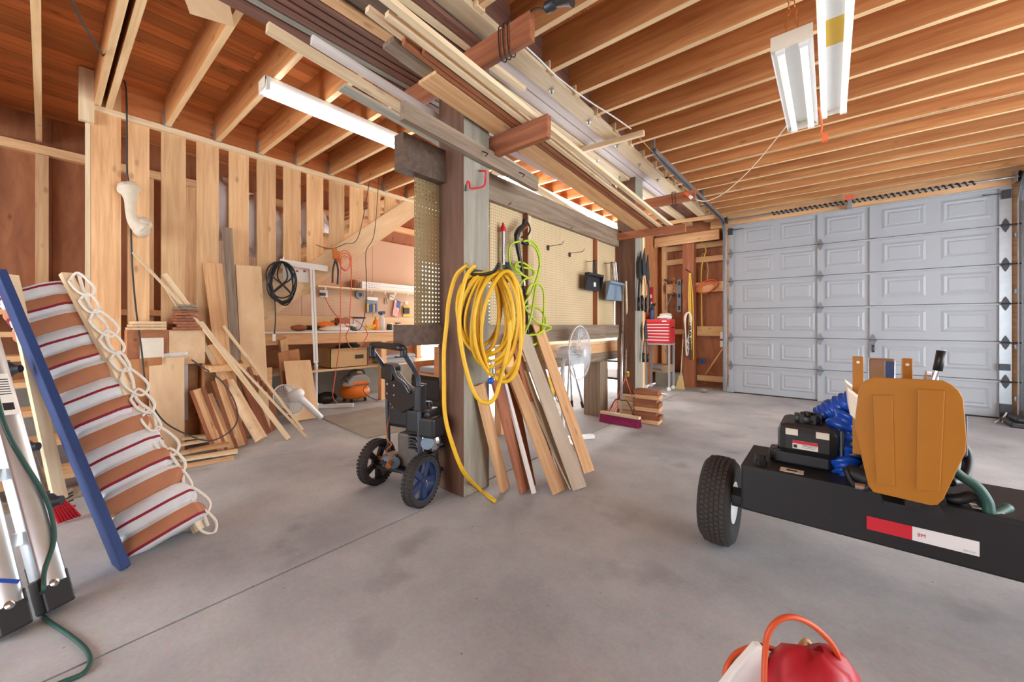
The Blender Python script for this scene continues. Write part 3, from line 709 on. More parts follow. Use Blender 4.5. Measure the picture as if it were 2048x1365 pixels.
for i in range(nS+1):
    s_ = i/nS; d = s_*L_
    ph = (d % .123)/.123
    bul = .80+.22*math.sqrt(max(0, math.sin(PI*ph)))
    w_ = (.182-.032*s_)*bul*(1 if s_ < .97 else .9); t_ = (.115-.02*s_)*bul
    if i in (0, nS): w_ *= .75; t_ *= .6
    for j in range(nA):
        T = 2*PI*j/nA
        c_, n_ = math.cos(T), math.sin(T)
        cc = math.copysign(abs(c_)**.62, c_); ss = math.copysign(abs(n_)**.62, n_)
        jit = 1+.028*math.sin(9*T+d*23+1.3*math.sin(31*d))+.02*math.sin(5*d*9+T*3)
        vs.append(HB + ax*(d-.1) + side*(w_*cc*jit) + nor*(t_*ss*jit))
for i in range(nS):
    for j in range(nA): fs.append((i*nA+j, i*nA+(j+1) % nA, (i+1)*nA+(j+1) % nA, (i+1)*nA+j))
fs.append(tuple(range(nA-1,-1,-1))); fs.append(tuple(nS*nA+j for j in range(nA)))
q.add([V((p.x,p.y,max(p.z,.004))) for p in vs], fs)
obj('quilted_body', q, m['hammock_cloth'], hm, smooth=True, rot=M((ax,side,nor)).transposed())
S0, S1 = W(398,1062,z=.015), W(131,548,X=-3.52)
b1 = lum('spreader_bar', S0, S1, .05, .03, m['pale'], hm, up=(.7,.3,.6))
S2, S3 = W(120,1000,X=-3.05), W(22,552,X=-3.6)
lum('spreader_bar', S2, S3, .05, .03, m['pale'], hm, up=(.7,.3,.6))
dS = S1-S0
for k in range(13):
    p = S0 + dS*(k+.5)/13 + V((.03,-.0,.02)); e = dS.normalized()
    q = MB(); sc = 1+.25*math.sin(k*2.1)
    loop = [p, p+e*.05*sc+V((.015,.045,.0)), p-e*.035*sc+V((.012,.08*sc,-.01)), p-e*.09*sc+V((.02,.05,-.015)), p-e*.085+V((.01,.005,0)), p-e*.03+V((.012,-.012,.006))]
    q.tube(smooth_pts(loop, 5, True), .0075, 6, True); obj('rope_loop', q, m['rope'], hm, smooth=True)
q = MB(); q.tube(smooth_pts([S0+dS*k/14+V((.03,.035+.018*math.sin(k*2.4),.012+.01*math.cos(k*3))) for k in range(15)], 5), .009, 7); obj('edge_rope', q, m['rope'], hm, smooth=True)
q = MB(); q.ell(W(385,1040,z=.05), (.05,.05,.07), wob=.25, seed=5); q.ell(W(372,1000,z=.14), (.045,.05,.07), wob=.25, seed=6); obj('frayed_end', q, m['whitefab'], hm, smooth=True)
# aluminium ladder
ld = empty('folding_ladder', W(70,1230,z=0), 'silver aluminium folding ladder standing at the stair foot with a green cord over it', 'ladder')
def rail(b, t, name='rail', w=.085, dep=.05):
    b, t = V(b), V(t); R = frame(t-b, (.8,.5,.3)); L = (t-b).length
    q = MB(); n = 10; prof = []
    for i in range(n+1): T = -PI/2+PI*i/n; prof.append((w/2*math.sin(T), dep*.5+.012*math.cos(T)))
    prof += [(w/2,-dep/2), (-w/2,-dep/2)]
    vs = []
    for xx in (-L/2+.06, L/2): vs += [(b+t)/2 + R@V((xx,py,pz)) for py,pz in prof]
    k = len(prof); fs = [(i,(i+1) % k,k+(i+1) % k,k+i) for i in range(k)] + [tuple(range(k-1,-1,-1)), tuple(range(k,2*k))]
    q.add(vs, fs); r = obj(name, q, m['alu'], ld, smooth=50, rot=R)
    q = MB(); q.box(b+R@V((.03,0,0)), (.14,w+.012,dep+.014), R); obj('rubber_foot', q, m['blackplastic'], r, bevel=.008, rot=R)
    q = MB(); c_ = b+R@V((.06,.008,dep/2+.008)); q.lathe([(.016,0),(.016,.006),(.009,.01)], c_, R@V((0,0,1)), 10); obj('bolt', q, m['chrome'], r, smooth=40)
    return R
b1_, t1_ = W(108,1198,z=.05), W(-60,585,X=-3.12)
b2_, t2_ = W(18,1245,z=.05), W(-150,560,X=-3.0)
R1 = rail(b1_, t1_); rail(b2_, t2_)
b3_, t3_ = b1_+V((-.12,-.02,.02)), t1_+V((-.12,-.02,0)); 
rail(b3_, t3_, 'rail', .07, .04)
for k in range(1, 5):
    f_ = k/5.2; a_, c_ = b1_.lerp(t1_, f_), b2_.lerp(t2_, f_)
    q = MB(); q.bar(a_+V((-.02,0,0)), c_+V((-.02,0,0)), .03, .05, up=(-.3,0,1)); obj('rung', q, m['alu'], ld)
for u, v in ((22,742),(58,900),(104,1010)):
    p = W(u,v,X=-2.98-.2*(1010-v)/268-.0) if v < 1000 else W(u,v,X=-2.75)
    q = MB(); q.lathe([(.03,0),(.04,.012),(.04,.03),(.022,.05),(.02,.07)], p+V((-.05,-.03,0)), (.5,.85,.1), 12); q.box(p+V((-.05,-.02,0)), (.03,.03,.1)); obj('lock_knob', q, m['steel_dark'], ld, smooth=40)
Rn = R1@V((0,0,1))
q = MB(); f_ = .63; c_ = b1_.lerp(t1_, f_)+Rn*.0375; q.box(c_, (.2,.05,.0015), R1); obj('sticker', q, m['paper'], ld, rot=R1)
q = MB(); q.box(c_+Rn*.001-R1@V((.06,0,0)), (.035,.035,.0015), R1)
for i in range(7): q.box(c_+Rn*.001+R1@V((.0+.012*i,0,0)), (.004,.04,.0015), R1)
obj('sticker_print', q, m['black'], ld, rot=R1)['kind'] = 'stuff'
q = MB(); c_ = b2_.lerp(t2_, .1)+Rn*.0375; q.bar(c_+R1@V((-.02,-.03,0)), c_+R1@V((.03,.045,0)), .014, .002, up=Rn); obj('blue_tape', q, m['tarp'], ld)
def on(f, s): return b1_.lerp(t1_, f) + Rn*.042 + R1@V((0,s,0))
fl_ = lambda u, v: W(u, v, z=.008)
cable('extension_cord', [on(.9,.03),on(.75,.02),on(.6,.03),on(.5,.025),on(.4,.0),on(.3,-.03),on(.22,-.035),on(.15,-.02),on(.08,.03),on(.03,.05),fl_(66,1190),fl_(76,1222),fl_(100,1245),fl_(140,1272),fl_(172,1300),fl_(180,1325),fl_(165,1348),fl_(125,1365),fl_(60,1392),fl_(-40,1430)], .0075, 'greencord', 'dark green extension cord running down the aluminium ladder onto the floor', k=10, n=8)
# red rake head standing behind the ladder
rr = empty('leaf_rake', W(120,1045,z=0), 'red plastic rake head on the floor behind the ladder', 'rake')
c0 = W(72,975,z=.28); 
for k in range(7):
    e_ = W(118+7*k, 1047-2.4*k, z=.01); q = MB(); mid = c0.lerp(e_, .6)+V((0,0,.03)); q.tube(smooth_pts([c0, mid, e_], 4), .007, 6); obj('tine', q, m['redplastic'], rr)
q = MB(); q.tube([W(112,1025,z=.06), W(150,1012,z=.06)], .008, 6); obj('cross_brace', q, m['redplastic'], rr)
q = MB(); q.tube([c0, c0+V((-.55,-.35,.75))], .013, 8); obj('handle', q, m['fir'], rr)
fk = empty('garden_fork', W(130,1010,z=0), 'dark steel garden fork head showing behind the red rake', 'garden fork')
for k in range(3):
    a_ = W(98,985+6*k,z=.16-.02*k); e_ = W(146,985+4*k+3*k*k*.6,z=.12-.03*k); q = MB(); q.tube(smooth_pts([a_, a_.lerp(e_, .5)+V((0,0,-.03)), e_], 5), .006, 6); obj('prong', q, m['steel_dark'], fk)
q = MB(); q.tube([W(98,992,z=.14), W(60,900,z=.55)], .014, 8); obj('shaft', q, m['weathered'], fk)
# ================================================================ BONE ON A CORD BY THE BOXED POST
bn = empty('stuffed_bone', W(268,420,X=-4.86), 'off-white bone-shaped stuffed toy hanging on the cord by the boxed post', 'toy')
P_ = lambda u, v: W(u, v, X=-4.88)
q = MB(); q.tube(smooth_pts([P_(256,372),P_(259,385),P_(261,400),P_(261,420),P_(266,438),P_(276,450),P_(287,458)], 6), [.055+.018*math.cos(2*PI*i/36) for i in range(37)], 14)
obj('bone_shaft', q, m['bone'], bn, smooth=True)
for k, (u, v) in enumerate(((252,378),(263,377),(287,449),(283,461))):
    q = MB(); q.ell(P_(u,v), (.06,.06,.065), wob=.08, seed=k); obj('bone_knob', q, m['bone'], bn, smooth=True)
cable('draped_cord', [W(140,-5,z=3.1),W(165,45,z=3.08),W(195,95,z=3.05),W(220,130,X=-4.7),W(243,152,X=-4.9),W(252,180,X=-4.93),W(254,260,X=-4.94),W(254,340,X=-4.93),W(258,372,X=-4.93),W(262,468,X=-4.93),W(265,540,X=-4.93),W(272,620,X=-4.82),W(283,700,X=-4.7),W(290,760,X=-4.7),W(305,810,X=-4.68),W(330,845,X=-4.62),W(370,868,X=-4.5),W(412,882,X=-4.35),W(440,876,X=-4.3),W(468,855,X=-4.25),W(475,828,X=-4.3),W(465,795,X=-4.42),W(440,760,X=-4.55),W(405,735,X=-4.68),W(383,720,X=-4.75)], .0065, 'darkcord', 'grey-green cord hanging down the boxed post and looping past the lumber', k=8)
# ================================================================ LUMBER AGAINST THE STAIR WALL
def lean(ub, vb, ut, vt, w, t, mat, label, Xt=-4.93, zb=None, name='board', group=None, up=(1,0,.4), zt=None):
    a_ = W(ub, vb, z=t*.4 if zb is None else zb); b_ = W(ut, vt, X=Xt)
    return tag(lum(name, a_, b_, w, t, m[mat], None, up=up), label, 'board', group)
def lean3(ub, vb, ut, vt, w, t, mat, label, Xt):
    b_ = W(ut, vt, X=Xt); lo = W(ub, vb, X=-4.82); dz = (b_-lo); a_ = lo - dz*(lo.z/dz.z)
    return tag(lum('board', a_+V((0,0,.01)), b_, w, t, m[mat], None, up=(1,0,.2)), label, 'board')
bi = empty('offcut_bin', (-4.93,.75,0), 'plywood bin of offcuts standing against the slatted wall', 'bin')
for x0, x1, y0, y1, z0, z1 in ((-4.99,-4.965,.47,1.02,.02,1.14),(-4.965,-4.80,.47,.49,.02,1.14),(-4.965,-4.80,1.0,1.02,.02,1.14),(-4.965,-4.80,.74,.76,.02,1.14)):
    q = MB(); q.bb(x0,x1,y0,y1,z0,z1); obj('bin_panel', q, m['ply'], bi)
q = MB(); q.bb(-4.81,-4.79,.47,.745,.84,1.14); obj('bin_front', q, m['plydark'], bi)
q = MB(); q.bb(-4.81,-4.79,.75,1.02,.82,1.145); obj('bin_front', q, m['plypale'], bi)
q = MB(); q.bb(-4.98,-4.79,.47,1.02,1.141,1.151); obj('bin_top', q, m['ply'], bi)
q = MB(); q.bb(-4.98,-4.6,1.02,1.32,.74,.80); obj('bin_shelf', q, m['fir'], bi)
lean(335,908,334,716,.245,.012,'plypale','greyish hardboard sheet leaning at the front of the offcut bin', Xt=-4.76)
lean(283,905,284,718,.265,.015,'ply','knotty plywood sheet leaning behind the hammock', Xt=-4.74)
lean(352,890,350,706,.19,.01,'whitewood','pale sheet edge showing above the greyish hardboard', Xt=-4.785)
lean(288,720,288,660,.15,.01,'plypale','small square of pale panel on the bin front', Xt=-4.78, zb=None) if False else None
tag(lum('panel_offcut', (-4.78,.63,.86), (-4.78,.63,1.08), .16, .01, m['cream'], None, up=(1,0,0)), 'small cream panel offcut stuck on the front of the offcut bin', 'panel')
for k in range(9):
    z = 1.165+.027*k; yy = .88+.012*math.sin(k*2.3); w_ = .22-.012*k
    tag(lum('board', (-4.99,yy+.02*math.sin(k*1.7),z), (-4.70+.03*math.sin(k*3.1),yy,z), w_+.02*math.sin(k*5), .022, m['redwood' if k < 7 else 'weathered'], None),
        ORDS[k]+' reddish offcut from the bottom of the flat stack on the bin' if k < 7 else ('grey weathered offcut topping the flat stack on the bin' if k == 8 else 'grey weathered offcut second from the top of the flat stack'), 'board', 'offcuts stacked flat on the bin' if k < 7 else None)
for k in range(3):
    tag(lum('board', (-4.97,.60,1.165+.027*k), (-4.74,.60+.01*k,1.165+.027*k), .25-.02*k, .022, m['plypale'], None), ORDS[k]+' pale offcut from the bottom of the low stack beside the boxed post', 'board', 'pale offcuts stacked on the bin')
lean3(445,690,425,527,.16,.02,'fir','broad orange board upright against the slatted wall', Xt=-4.95)
lean3(468,690,454,456,.085,.035,'weathered','greyish stud leaning taller than the broad boards', Xt=-4.94)
lean3(510,775,497,532,.24,.02,'plypale','widest pale knotty panel leaning by the workbench', Xt=-4.9)
lean(577,878,328,549,.04,.03,'pale','long pale stick leaning across the front of the lumber', Xt=-4.86)
lean(612,874,266,505,.02,.016,'pale','thinnest longest lath slanting over all the leaning lumber', Xt=-4.9)
lean(605,860,446,652,.025,.02,'yellowish' if 'yellowish' in m else 'pale','thin yellowish lath over the widest panel', Xt=-4.82)
lean(520,872,335,575,.045,.03,'pale','pale stick with a worn edge left of the long pale stick', Xt=-4.88)
lean(528,868,420,690,.03,.03,'fir','orange stick behind the pale sticks', Xt=-4.75)
q = MB(); a_, b_ = W(523,880,z=.05), W(455,765,X=-4.72); q.tube([a_, b_], .055, 14); tag(obj('cardboard_tube', q, m['plypale'], None, smooth=40), 'thick tan round pole leaning among the orange sticks', 'pole')
grp = 'reddish sticks leaning behind the pale ones'
for k in range(9):
    lean(528+3.6*k, 872-2.2*k, 462+9*k, 712+7*k+5*math.sin(k*2.7), .03, .022, 'redwood', ORDS[k]+' reddish square stick of the far bundle, counting from the tan pole', Xt=-4.8+.02*math.sin(k), group=grp)
grp = 'orange sticks in the near bundle by the floor pile'
for k in range(10):
    lean(430+7*k, 906-1.8*k, 384+7.2*k, 782-4*(k % 4)+2*k*(-1 if k > 5 else 1), .034, .02, 'fir' if k % 3 else 'redwood', ORDS[k]+' orange stick of the near bundle, counting from the hardboard sheet', Xt=-4.66+.02*math.sin(k*2), group=grp)
grp = 'short boards piled flat on the floor'
for k in range(8):
    u0, v0, u1, v1 = [(358,936,468,916),(365,928,478,910),(352,925,455,900),(380,918,460,903),(362,912,458,892),(372,905,440,895),(395,922,482,908),(360,930,440,914)][k]
    z = .012+.022*k if k < 6 else .012
    a_, b_ = W(u0, v0+0*k, z=.01), W(u1, v1, z=.01); a_.z = b_.z = z
    a_.x -= .05*(k % 3); b_.x -= .04*(k % 2)
    if k >= 6: a_.x -= .14; b_.x -= .14
    tag(lum('board', a_, b_, .07+.02*(k % 2), .02, m['pale' if k % 3 else 'fir'], None), ORDS[k]+' short pale board from the bottom of the flat pile on the floor' if k < 6 else ('lone short board beside the flat pile toward the orange sticks' if k == 6 else 'lone short board under the near edge of the flat pile'), 'board', grp)
# ================================================================ WORKBENCH UNDER THE STAIRS
BF = -5.5; ZT = W(660,663,X=BF).z
wbn = empty('workbench', (-5.9,3.1,0), 'long built-in timber workbench with a white top under the stairs', 'workbench')
lum('bench_top', (-5.94,1.55,ZT-.012), (-5.94,4.75,ZT-.012), .86, .024, m['whitewood'], wbn)
lum('apron', (BF-.02,1.55,ZT-.10), (BF-.02,4.75,ZT-.10), .04, .14, m['fir'], wbn)
zs = W(690,738,X=BF-.12).z
lum('shelf', (-5.98,1.55,zs), (-5.98,4.75,zs), .72, .03, m['plypale'], wbn)
for y in (1.6, 3.46, 4.7):
    lum('leg', (BF-.05,y,0), (BF-.05,y,ZT-.03), .09, .09, m['fir'], wbn, up=(0,1,0)); lum('leg', (-6.3,y,0), (-6.3,y,ZT-.03), .09, .09, m['fir'], wbn, up=(0,1,0))
lum('back_panel', (-6.36,1.55,.8), (-6.36,4.75,.8), .02, .5, m['plydark'], wbn)
TX = -5.85
def onb(u, X=TX, v=650):                      # a spot on the bench top under image column u
    p = W(u, v, X=X); p.z = ZT; return p
def bx(name, u0, u1, h_, d_, mat, label, cat, X=TX, z=None, parent=None, bevel=.004):
    a_, b_ = onb(u0, X), onb(u1, X); q = MB(); z0 = ZT if z is None else z
    q.bb(X-d_/2, X+d_/2, a_.y, b_.y, z0, z0+h_)
    o = obj(name, q, m[mat], parent, bevel=bevel)
    if parent is None: tag(o, label, cat)
    return o
# things on the bench
t = empty('hand_plane', onb(600), 'brown and dark hand tool lying at the left of the bench top', 'tool')
p = onb(598); q = MB(); q.ell(p+V((0,.0,.045)), (.05,.12,.045), wob=.1, seed=1); obj('grip', q, m['redwood'], t, smooth=True)
q = MB(); q.cyl(p+V((.0,.1,.05)), p+V((.02,.28,.05)), .035, 12); obj('barrel', q, m['iron'], t, smooth=40)
t = empty('power_drill', onb(652), 'orange and black power tool on the bench behind the hanging square', 'power tool')
p = onb(650); q = MB(); q.ell(p+V((0,0,.08)), (.06,.17,.06), wob=.12, seed=2); obj('body', q, m['orange'], t, smooth=True)
q = MB(); q.cyl(p+V((0,.14,.085)), p+V((0,.26,.085)), .04, 12, .02); obj('chuck', q, m['iron'], t, smooth=40)
q = MB(); q.bar(p+V((0,-.1,.07)), p+V((.03,-.17,.025)), .06, .05); obj('handle', q, m['black'], t)
tb = empty('board_scrap', onb(668,-6.2), 'curved brown board scrap propped at the back of the bench', 'board'); 
a_, b_ = onb(640,-6.22), onb(700,-6.22); q = MB(); pts = [V((-6.24,a_.y+(b_.y-a_.y)*i/12,ZT+.02+.16*math.sin(PI*i/14))) for i in range(13)]
q.prism([V((-6.24,a_.y,ZT))]+pts+[V((-6.24,b_.y,ZT))], (.02,0,0)); obj('scrap', q, m['redwood'], tb)
t = empty('parts_box', onb(685), 'stacked red and white cartons on the bench', 'box')
bx('lower_carton', 672, 706, .11, .2, 'whitefab', '', '', parent=t); bx('upper_carton', 674, 695, .09, .16, 'redwood', '', '', parent=t, z=ZT+.11); bx('paper_flap', 692, 706, .1, .12, 'paper', '', '', parent=t, z=ZT+.11)
t = empty('storage_jar', onb(714), 'clear storage tub with a dark lid on the bench', 'tub')
bx('tub', 702, 724, .19, .18, 'glassjar', '', '', parent=t); bx('lid', 701, 725, .025, .2, 'black', '', '', parent=t, z=ZT+.19)
t = empty('yellow_clamp', onb(745), 'yellow clamp tool lying on the bench', 'clamp')
p = onb(738); q = MB(); q.bar(p+V((0,-.07,.02)), p+V((.02,.12,.09)), .05, .045); obj('jaw', q, m['yellowcord'], t, bevel=.008)
q = MB(); q.bar(p+V((0,-.08,.09)), p+V((0,.12,.02)), .05, .04); obj('lever', q, m['yellowcord'], t, bevel=.008)
def bottle(name, u, r, h_, mat, cap, label, X=TX, neck=.4, cat='bottle'):
    t = empty(name, onb(u, X), label, cat); p = onb(u, X)
    q = MB(); q.lathe([(r*.96,0),(r,.01),(r,h_*.6),(r*.8,h_*.72),(r*neck,h_*.8),(r*neck,h_*.88)], p, n=14); obj('body', q, m[mat], t, smooth=50)
    q = MB(); q.lathe([(r*neck*1.2,h_*.86),(r*neck*1.2,h_),(r*neck,h_)], p, n=12); obj('cap', q, m[cap], t, smooth=40); return t
bottle('glue_bottle', 752, .05, .22, 'orange', 'yellowcord', 'orange glue bottle beside the yellow clamp')
t = bottle('spray_bottle', 763, .055, .30, 'glassjar', 'navy', 'clear spray bottle with a dark blue trigger on the bench')
p = onb(763); q = MB(); q.bar(p+V((0,-.05,.29)), p+V((0,.06,.30)), .035, .05); obj('trigger_head', q, m['navy'], t)
bottle('small_can', 779, .05, .12, 'darkcord', 'white', 'small dark can with a white rim on the bench', neck=.9, cat='can')
bottle('small_jar', 796, .05, .13, 'paper', 'greencord', 'little pale jar with a green lid near the bench end', neck=.85, cat='jar')
t = empty('cloth_rag', onb(662,-5.62), 'crumpled white and dark rags on the bench front', 'rag')
q = MB(); q.ell(onb(675,-5.66)+V((0,0,.03)), (.08,.24,.045), wob=.25, seed=9); obj('white_rag', q, m['whitefab'], t, smooth=True)
q = MB(); q.ell(onb(700,-5.66)+V((0,0,.03)), (.07,.12,.04), wob=.3, seed=10); obj('dark_rag', q, m['darkcord'], t, smooth=True)
# things on the lower shelf and below
def onsh(u): p = W(u,700,X=-5.85); p.z = zs+.015; return p
t = empty('cardboard_box', onsh(680), 'open cardboard box with green cloth inside on the lower bench shelf', 'box')
a_, b_ = onsh(648), onsh(722); q = MB(); zb_ = zs+.016; hh = .29
q.bb(-6.05,-6.04,a_.y,b_.y,zb_,zb_+hh); q.bb(-5.66,-5.65,a_.y,b_.y,zb_,zb_+hh); q.bb(-6.05,-5.65,a_.y,a_.y+.01,zb_,zb_+hh); q.bb(-6.05,-5.65,b_.y-.01,b_.y,zb_,zb_+hh); q.bb(-6.05,-5.65,a_.y,b_.y,zb_,zb_+.01)
obj('carton', q, m['cardboard'], t)['kind'] = 'thing'
q = MB(); q.ell(((-5.82),(a_.y+b_.y)/2+.08,zb_+hh), (.14,.2,.06), wob=.2, seed=4); obj('green_cloth', q, m['greencord'], t, smooth=True)
q = MB(); q.bb(-5.648,-5.646,a_.y+.38,a_.y+.52,zb_+.12,zb_+.18); obj('printed_mark', q, m['darkcord'], t)
t = empty('toolbox', onsh(775), 'low silver case on the lower bench shelf by the pegboard end', 'case')
a_, b_ = onsh(752), onsh(815); q = MB(); q.bb(-6.0,-5.6,a_.y,b_.y,zs+.016,zs+.16); obj('case_body', q, m['greyplastic'], t, bevel=.03)
q = MB(); q.tube([(-5.6,a_.y+.2,zs+.13),(-5.56,a_.y+.2,zs+.12),(-5.56,a_.y+.36,zs+.12),(-5.6,a_.y+.36,zs+.13)], .01, 6); obj('handle', q, m['black'], t)
q = MB(); q.bb(-6.0,-5.6,a_.y-.002,b_.y+.002,zs+.105,zs+.112); obj('seam', q, m['steel_dark'], t)
# orange pancake compressor on the floor
cp = W(720,803,z=0)+V((-.1,-.03,0)); ac = empty('air_compressor', cp, 'orange pancake air compressor with a grey motor on top', 'compressor')
q = MB(); q.lathe([(.05,.045),(.17,.055),(.215,.10),(.225,.15),(.215,.2),(.17,.245),(.05,.26)], cp, n=28); obj('tank', q, m['orange'], ac, smooth=True)
q = MB(); q.prism([cp+V((-.14,-.19,.25)), cp+V((-.14,.19,.25)), cp+V((-.14,.17,.36)), cp+V((-.14,.08,.43)), cp+V((-.14,-.1,.41)), cp+V((-.14,-.19,.33))], (.28,0,0)); obj('motor_shroud', q, m['greyplastic'], ac, bevel=.025)
q = MB(); q.bb(cp.x-.12,cp.x+.145,cp.y-.1,cp.y+.16,.27,.32); obj('orange_band', q, m['orange'], ac, bevel=.01)
q = MB(); q.tube(smooth_pts([cp+V((.05,-.13,.40)),cp+V((.05,-.09,.47)),cp+V((.05,.09,.48)),cp+V((.05,.14,.41))], 6), .014, 8); obj('carry_handle', q, m['steel_dark'], ac, smooth=True)
q = MB(); q.cyl(cp+V((.12,-.2,.28)), cp+V((.15,-.24,.30)), .035, 14); obj('gauge', q, m['chrome'], ac, smooth=40)
q = MB(); q.cyl(cp+V((.1,-.16,.24)), cp+V((.1,-.2,.37)), .015, 8); obj('regulator', q, m['steel_dark'], ac, smooth=40)
for k in range(4):
    A = PI/4+k*PI/2; q = MB(); q.cyl(cp+V((.16*math.cos(A),.16*math.sin(A),0)), cp+V((.15*math.cos(A),.15*math.sin(A),.08)), .022, 10); obj('foot', q, m['rubber'], ac)
cable('power_lead', [cp+V((.2,.12,.28)),cp+V((.25,.0,.2)),cp+V((.24,.1,.08)),cp+V((.3,.2,.02)),cp+V((.2,.3,.01))], .006, 'darkcord', '', parent=ac)
t = tag(obj('tool_bag', MB().ell(cp+V((-.1,-.42,.09)), (.13,.17,.09), wob=.12, seed=2), m['black'], None, smooth=True), 'black slumped tool bag on the floor behind the compressor', 'bag')
# disassembled white fan
fan = empty('dismantled_fan', W(640,838,z=0), 'white fan head off its stand, leaning on the floor by the bench', 'fan')
C0 = W(578,800,X=-5.02); axf = (Rt*.75 - Fw*.2 + V((0,0,.45))).normalized()     # head axis, pointing at the motor
def fan_head(par, C0, ax, R=.2, blades=3, cagemat='clearfan', wires=40):
    ax = V(ax).normalized(); u_ = ax.orthogonal().normalized(); w_ = ax.cross(u_)
    for i in range(wires):
        T = 2*PI*i/wires; rd = u_*math.cos(T)+w_*math.sin(T)
        q = MB(); q.tube([C0+rd*.04-ax*.055, C0+rd*R*.6-ax*.052, C0+rd*R*.92-ax*.028, C0+rd*R], .0016, 4); 
        q.tube([C0+rd*.05+ax*.06, C0+rd*R*.6+ax*.055, C0+rd*R*.92+ax*.03, C0+rd*R], .0016, 4); yield_wire.append((q, par))
    q = MB(); q.tube([C0+(u_*math.cos(2*PI*i/40)+w_*math.sin(2*PI*i/40))*R for i in range(40)], .006, 6, True); obj('cage_rim', q, m['fanwhite'], par, smooth=True)
    q = MB(); q.lathe([(0,-.064),(.04,-.06),(.045,-.052)], C0, ax, 18); obj('badge', q, m['fanwhite'], par, smooth=True)
    for k in range(blades):
        q = MB(); vs = []; fs = []; n = 7
        for i in range(n):
            for j in range(5):
                rr_ = R*(.15+.75*i/(n-1)); T = 2*PI*k/blades + (j/4-.5)*(1.5-.25*i/(n-1)) + .35*i/(n-1)
                vs.append(C0 + (u_*math.cos(T)+w_*math.sin(T))*rr_ + ax*((j/4-.5)*.055))
        for i in range(n-1):
            for j in range(4): a0 = i*5+j; fs.append((a0,a0+1,a0+6,a0+5))
        q.add(vs, fs); ob_ = obj('blade', q, m['clearfan'], par, smooth=True); sd = ob_.modifiers.new('thick','SOLIDIFY'); sd.thickness = .003
    q = MB(); q.lathe([(0,-.03),(.03,-.025),(.032,.05)], C0, ax, 16); obj('hub', q, m['fanwhite'], par, smooth=True)
yield_wire = []
def cage(par):
    q = MB()
    for w_, _ in yield_wire: q.add(w_.v, [f for f in w_.f])
    yield_wire.clear()
    obj('cage_wires', q, m['fanwhite'], par)['kind'] = 'stuff'
fan_head(fan, C0, axf, .2); cage(fan)
q = MB(); q.lathe([(.06,.05),(.075,.07),(.072,.16),(.05,.2),(.02,.21)], C0, axf, 18); obj('motor_housing', q, m['fanwhite'], fan, smooth=50)
n0 = C0+axf*.13; n1 = W(642,836,z=.03); q = MB(); q.tube(smooth_pts([n0, n0.lerp(n1,.35), n1], 5), [.03]*3+[.04]*5+[.035]*3, 12); obj('neck_column', q, m['fanwhite'], fan, smooth=True)
fs_ = empty('fan_stand', W(634,818,z=0), 'white fan stand pole with a flat bar foot, no head, before the bench', 'fan stand')
pb = W(632,818,z=0); q = MB(); q.lathe([(.045,0),(.045,.02),(.03,.05),(.022,.06),(.022,.56),(.028,.57),(.028,.6),(.014,.62),(.012,.66)], pb+V((0,0,.03)), n=16); obj('pole', q, m['fanwhite'], fs_, smooth=40)
dd = (W(700,815,z=0)-pb).normalized()
lum('foot_bar', pb-dd*.05+V((0,0,.03)), pb+dd*.5+V((0,0,.03)), .06, .05, m['fanwhite'], fs_)
d2 = V((-dd.y,dd.x,0)); lum('foot_bar', pb-d2*.3+V((0,0,.02)), pb+d2*.3+V((0,0,.02)), .06, .04, m['fanwhite'], fs_)
# plywood offcuts leaning on the bench front
def lean2(ub, vb, ut, vt, w, t, mat, label, Xt): return lean(ub, vb, ut, vt, w, t, mat, label, Xt=Xt, name='panel_offcut')
lean2(612,840,594,722,.33,.018,'plypale','tall pale plywood offcut with a corner hole leaning on the bench', -5.42)
lean2(588,826,577,702,.26,.018,'ply','darker plywood offcut behind the tall pale one at the bench', -5.46)
lean2(575,836,571,742,.07,.02,'redwood','narrow reddish offcut left of the leaning plywood', -5.38)
lean2(580,812,566,678,.10,.03,'fir','short stud poking up above the bench edge', -5.47)
q = MB(); p = W(616,721,X=-5.40); q.cyl(p+V((-.01,0,0)), p+V((.012,0,0)), .012, 10); 
# grey mat on the floor
c4 = [W(u,v,z=0) for u,v in ((640,836),(735,878),(905,842),(760,815))]
q = MB(); q.prism([c_+V((0,0,.002)) for c_ in c4], (0,0,.008)); tag(obj('floor_mat', q, m['stemwall'], None), 'flat grey mat with a dark edge lying on the floor before the bench', 'mat')
# ================================================================ HANGING ON THE STRINGER AND THE PEGBOARD WALL
sq = empty('drywall_square', W(630,620,X=-4.94), 'white metal T-square hanging from the stair stringer', 'T-square')
lum('head', W(560,524,X=-4.94), W(655,538,X=-4.94), .012, .07, m['white'], sq, up=(0,0,1))
lum('blade', W(624,532,X=-4.935), W(632,726,X=-4.935), .055, .006, m['white'], sq, up=(1,0,0))
tk = lum('ruler_marks', W(624.5,540,X=-4.931), W(632,722,X=-4.931), .006, .001, m['greyplastic'], sq, up=(1,0,0))
pc_ = W(562,566,X=-4.9); cb = empty('cable_coil', pc_, 'black coiled cable with a white plug hanging from the stair stringer', 'cable coil')
rnd = random.Random(11)
for k in range(2):
    q = MB(); q.tube(smooth_pts([pc_+V((.04,0,.23)), pc_+V((.045,.1*(1-2*k),.08)), pc_+V((.05,0,-.03)), pc_+V((.045,-.11*(1-2*k),-.16)), pc_+V((.04,.02,-.23)), pc_+V((.04,.09*(1-2*k),-.12)), pc_+V((.045,-.05*(1-2*k),.05))], 6, True), .0085, 6, True); obj('cable_turn', q, m['black'], cb, smooth=True)
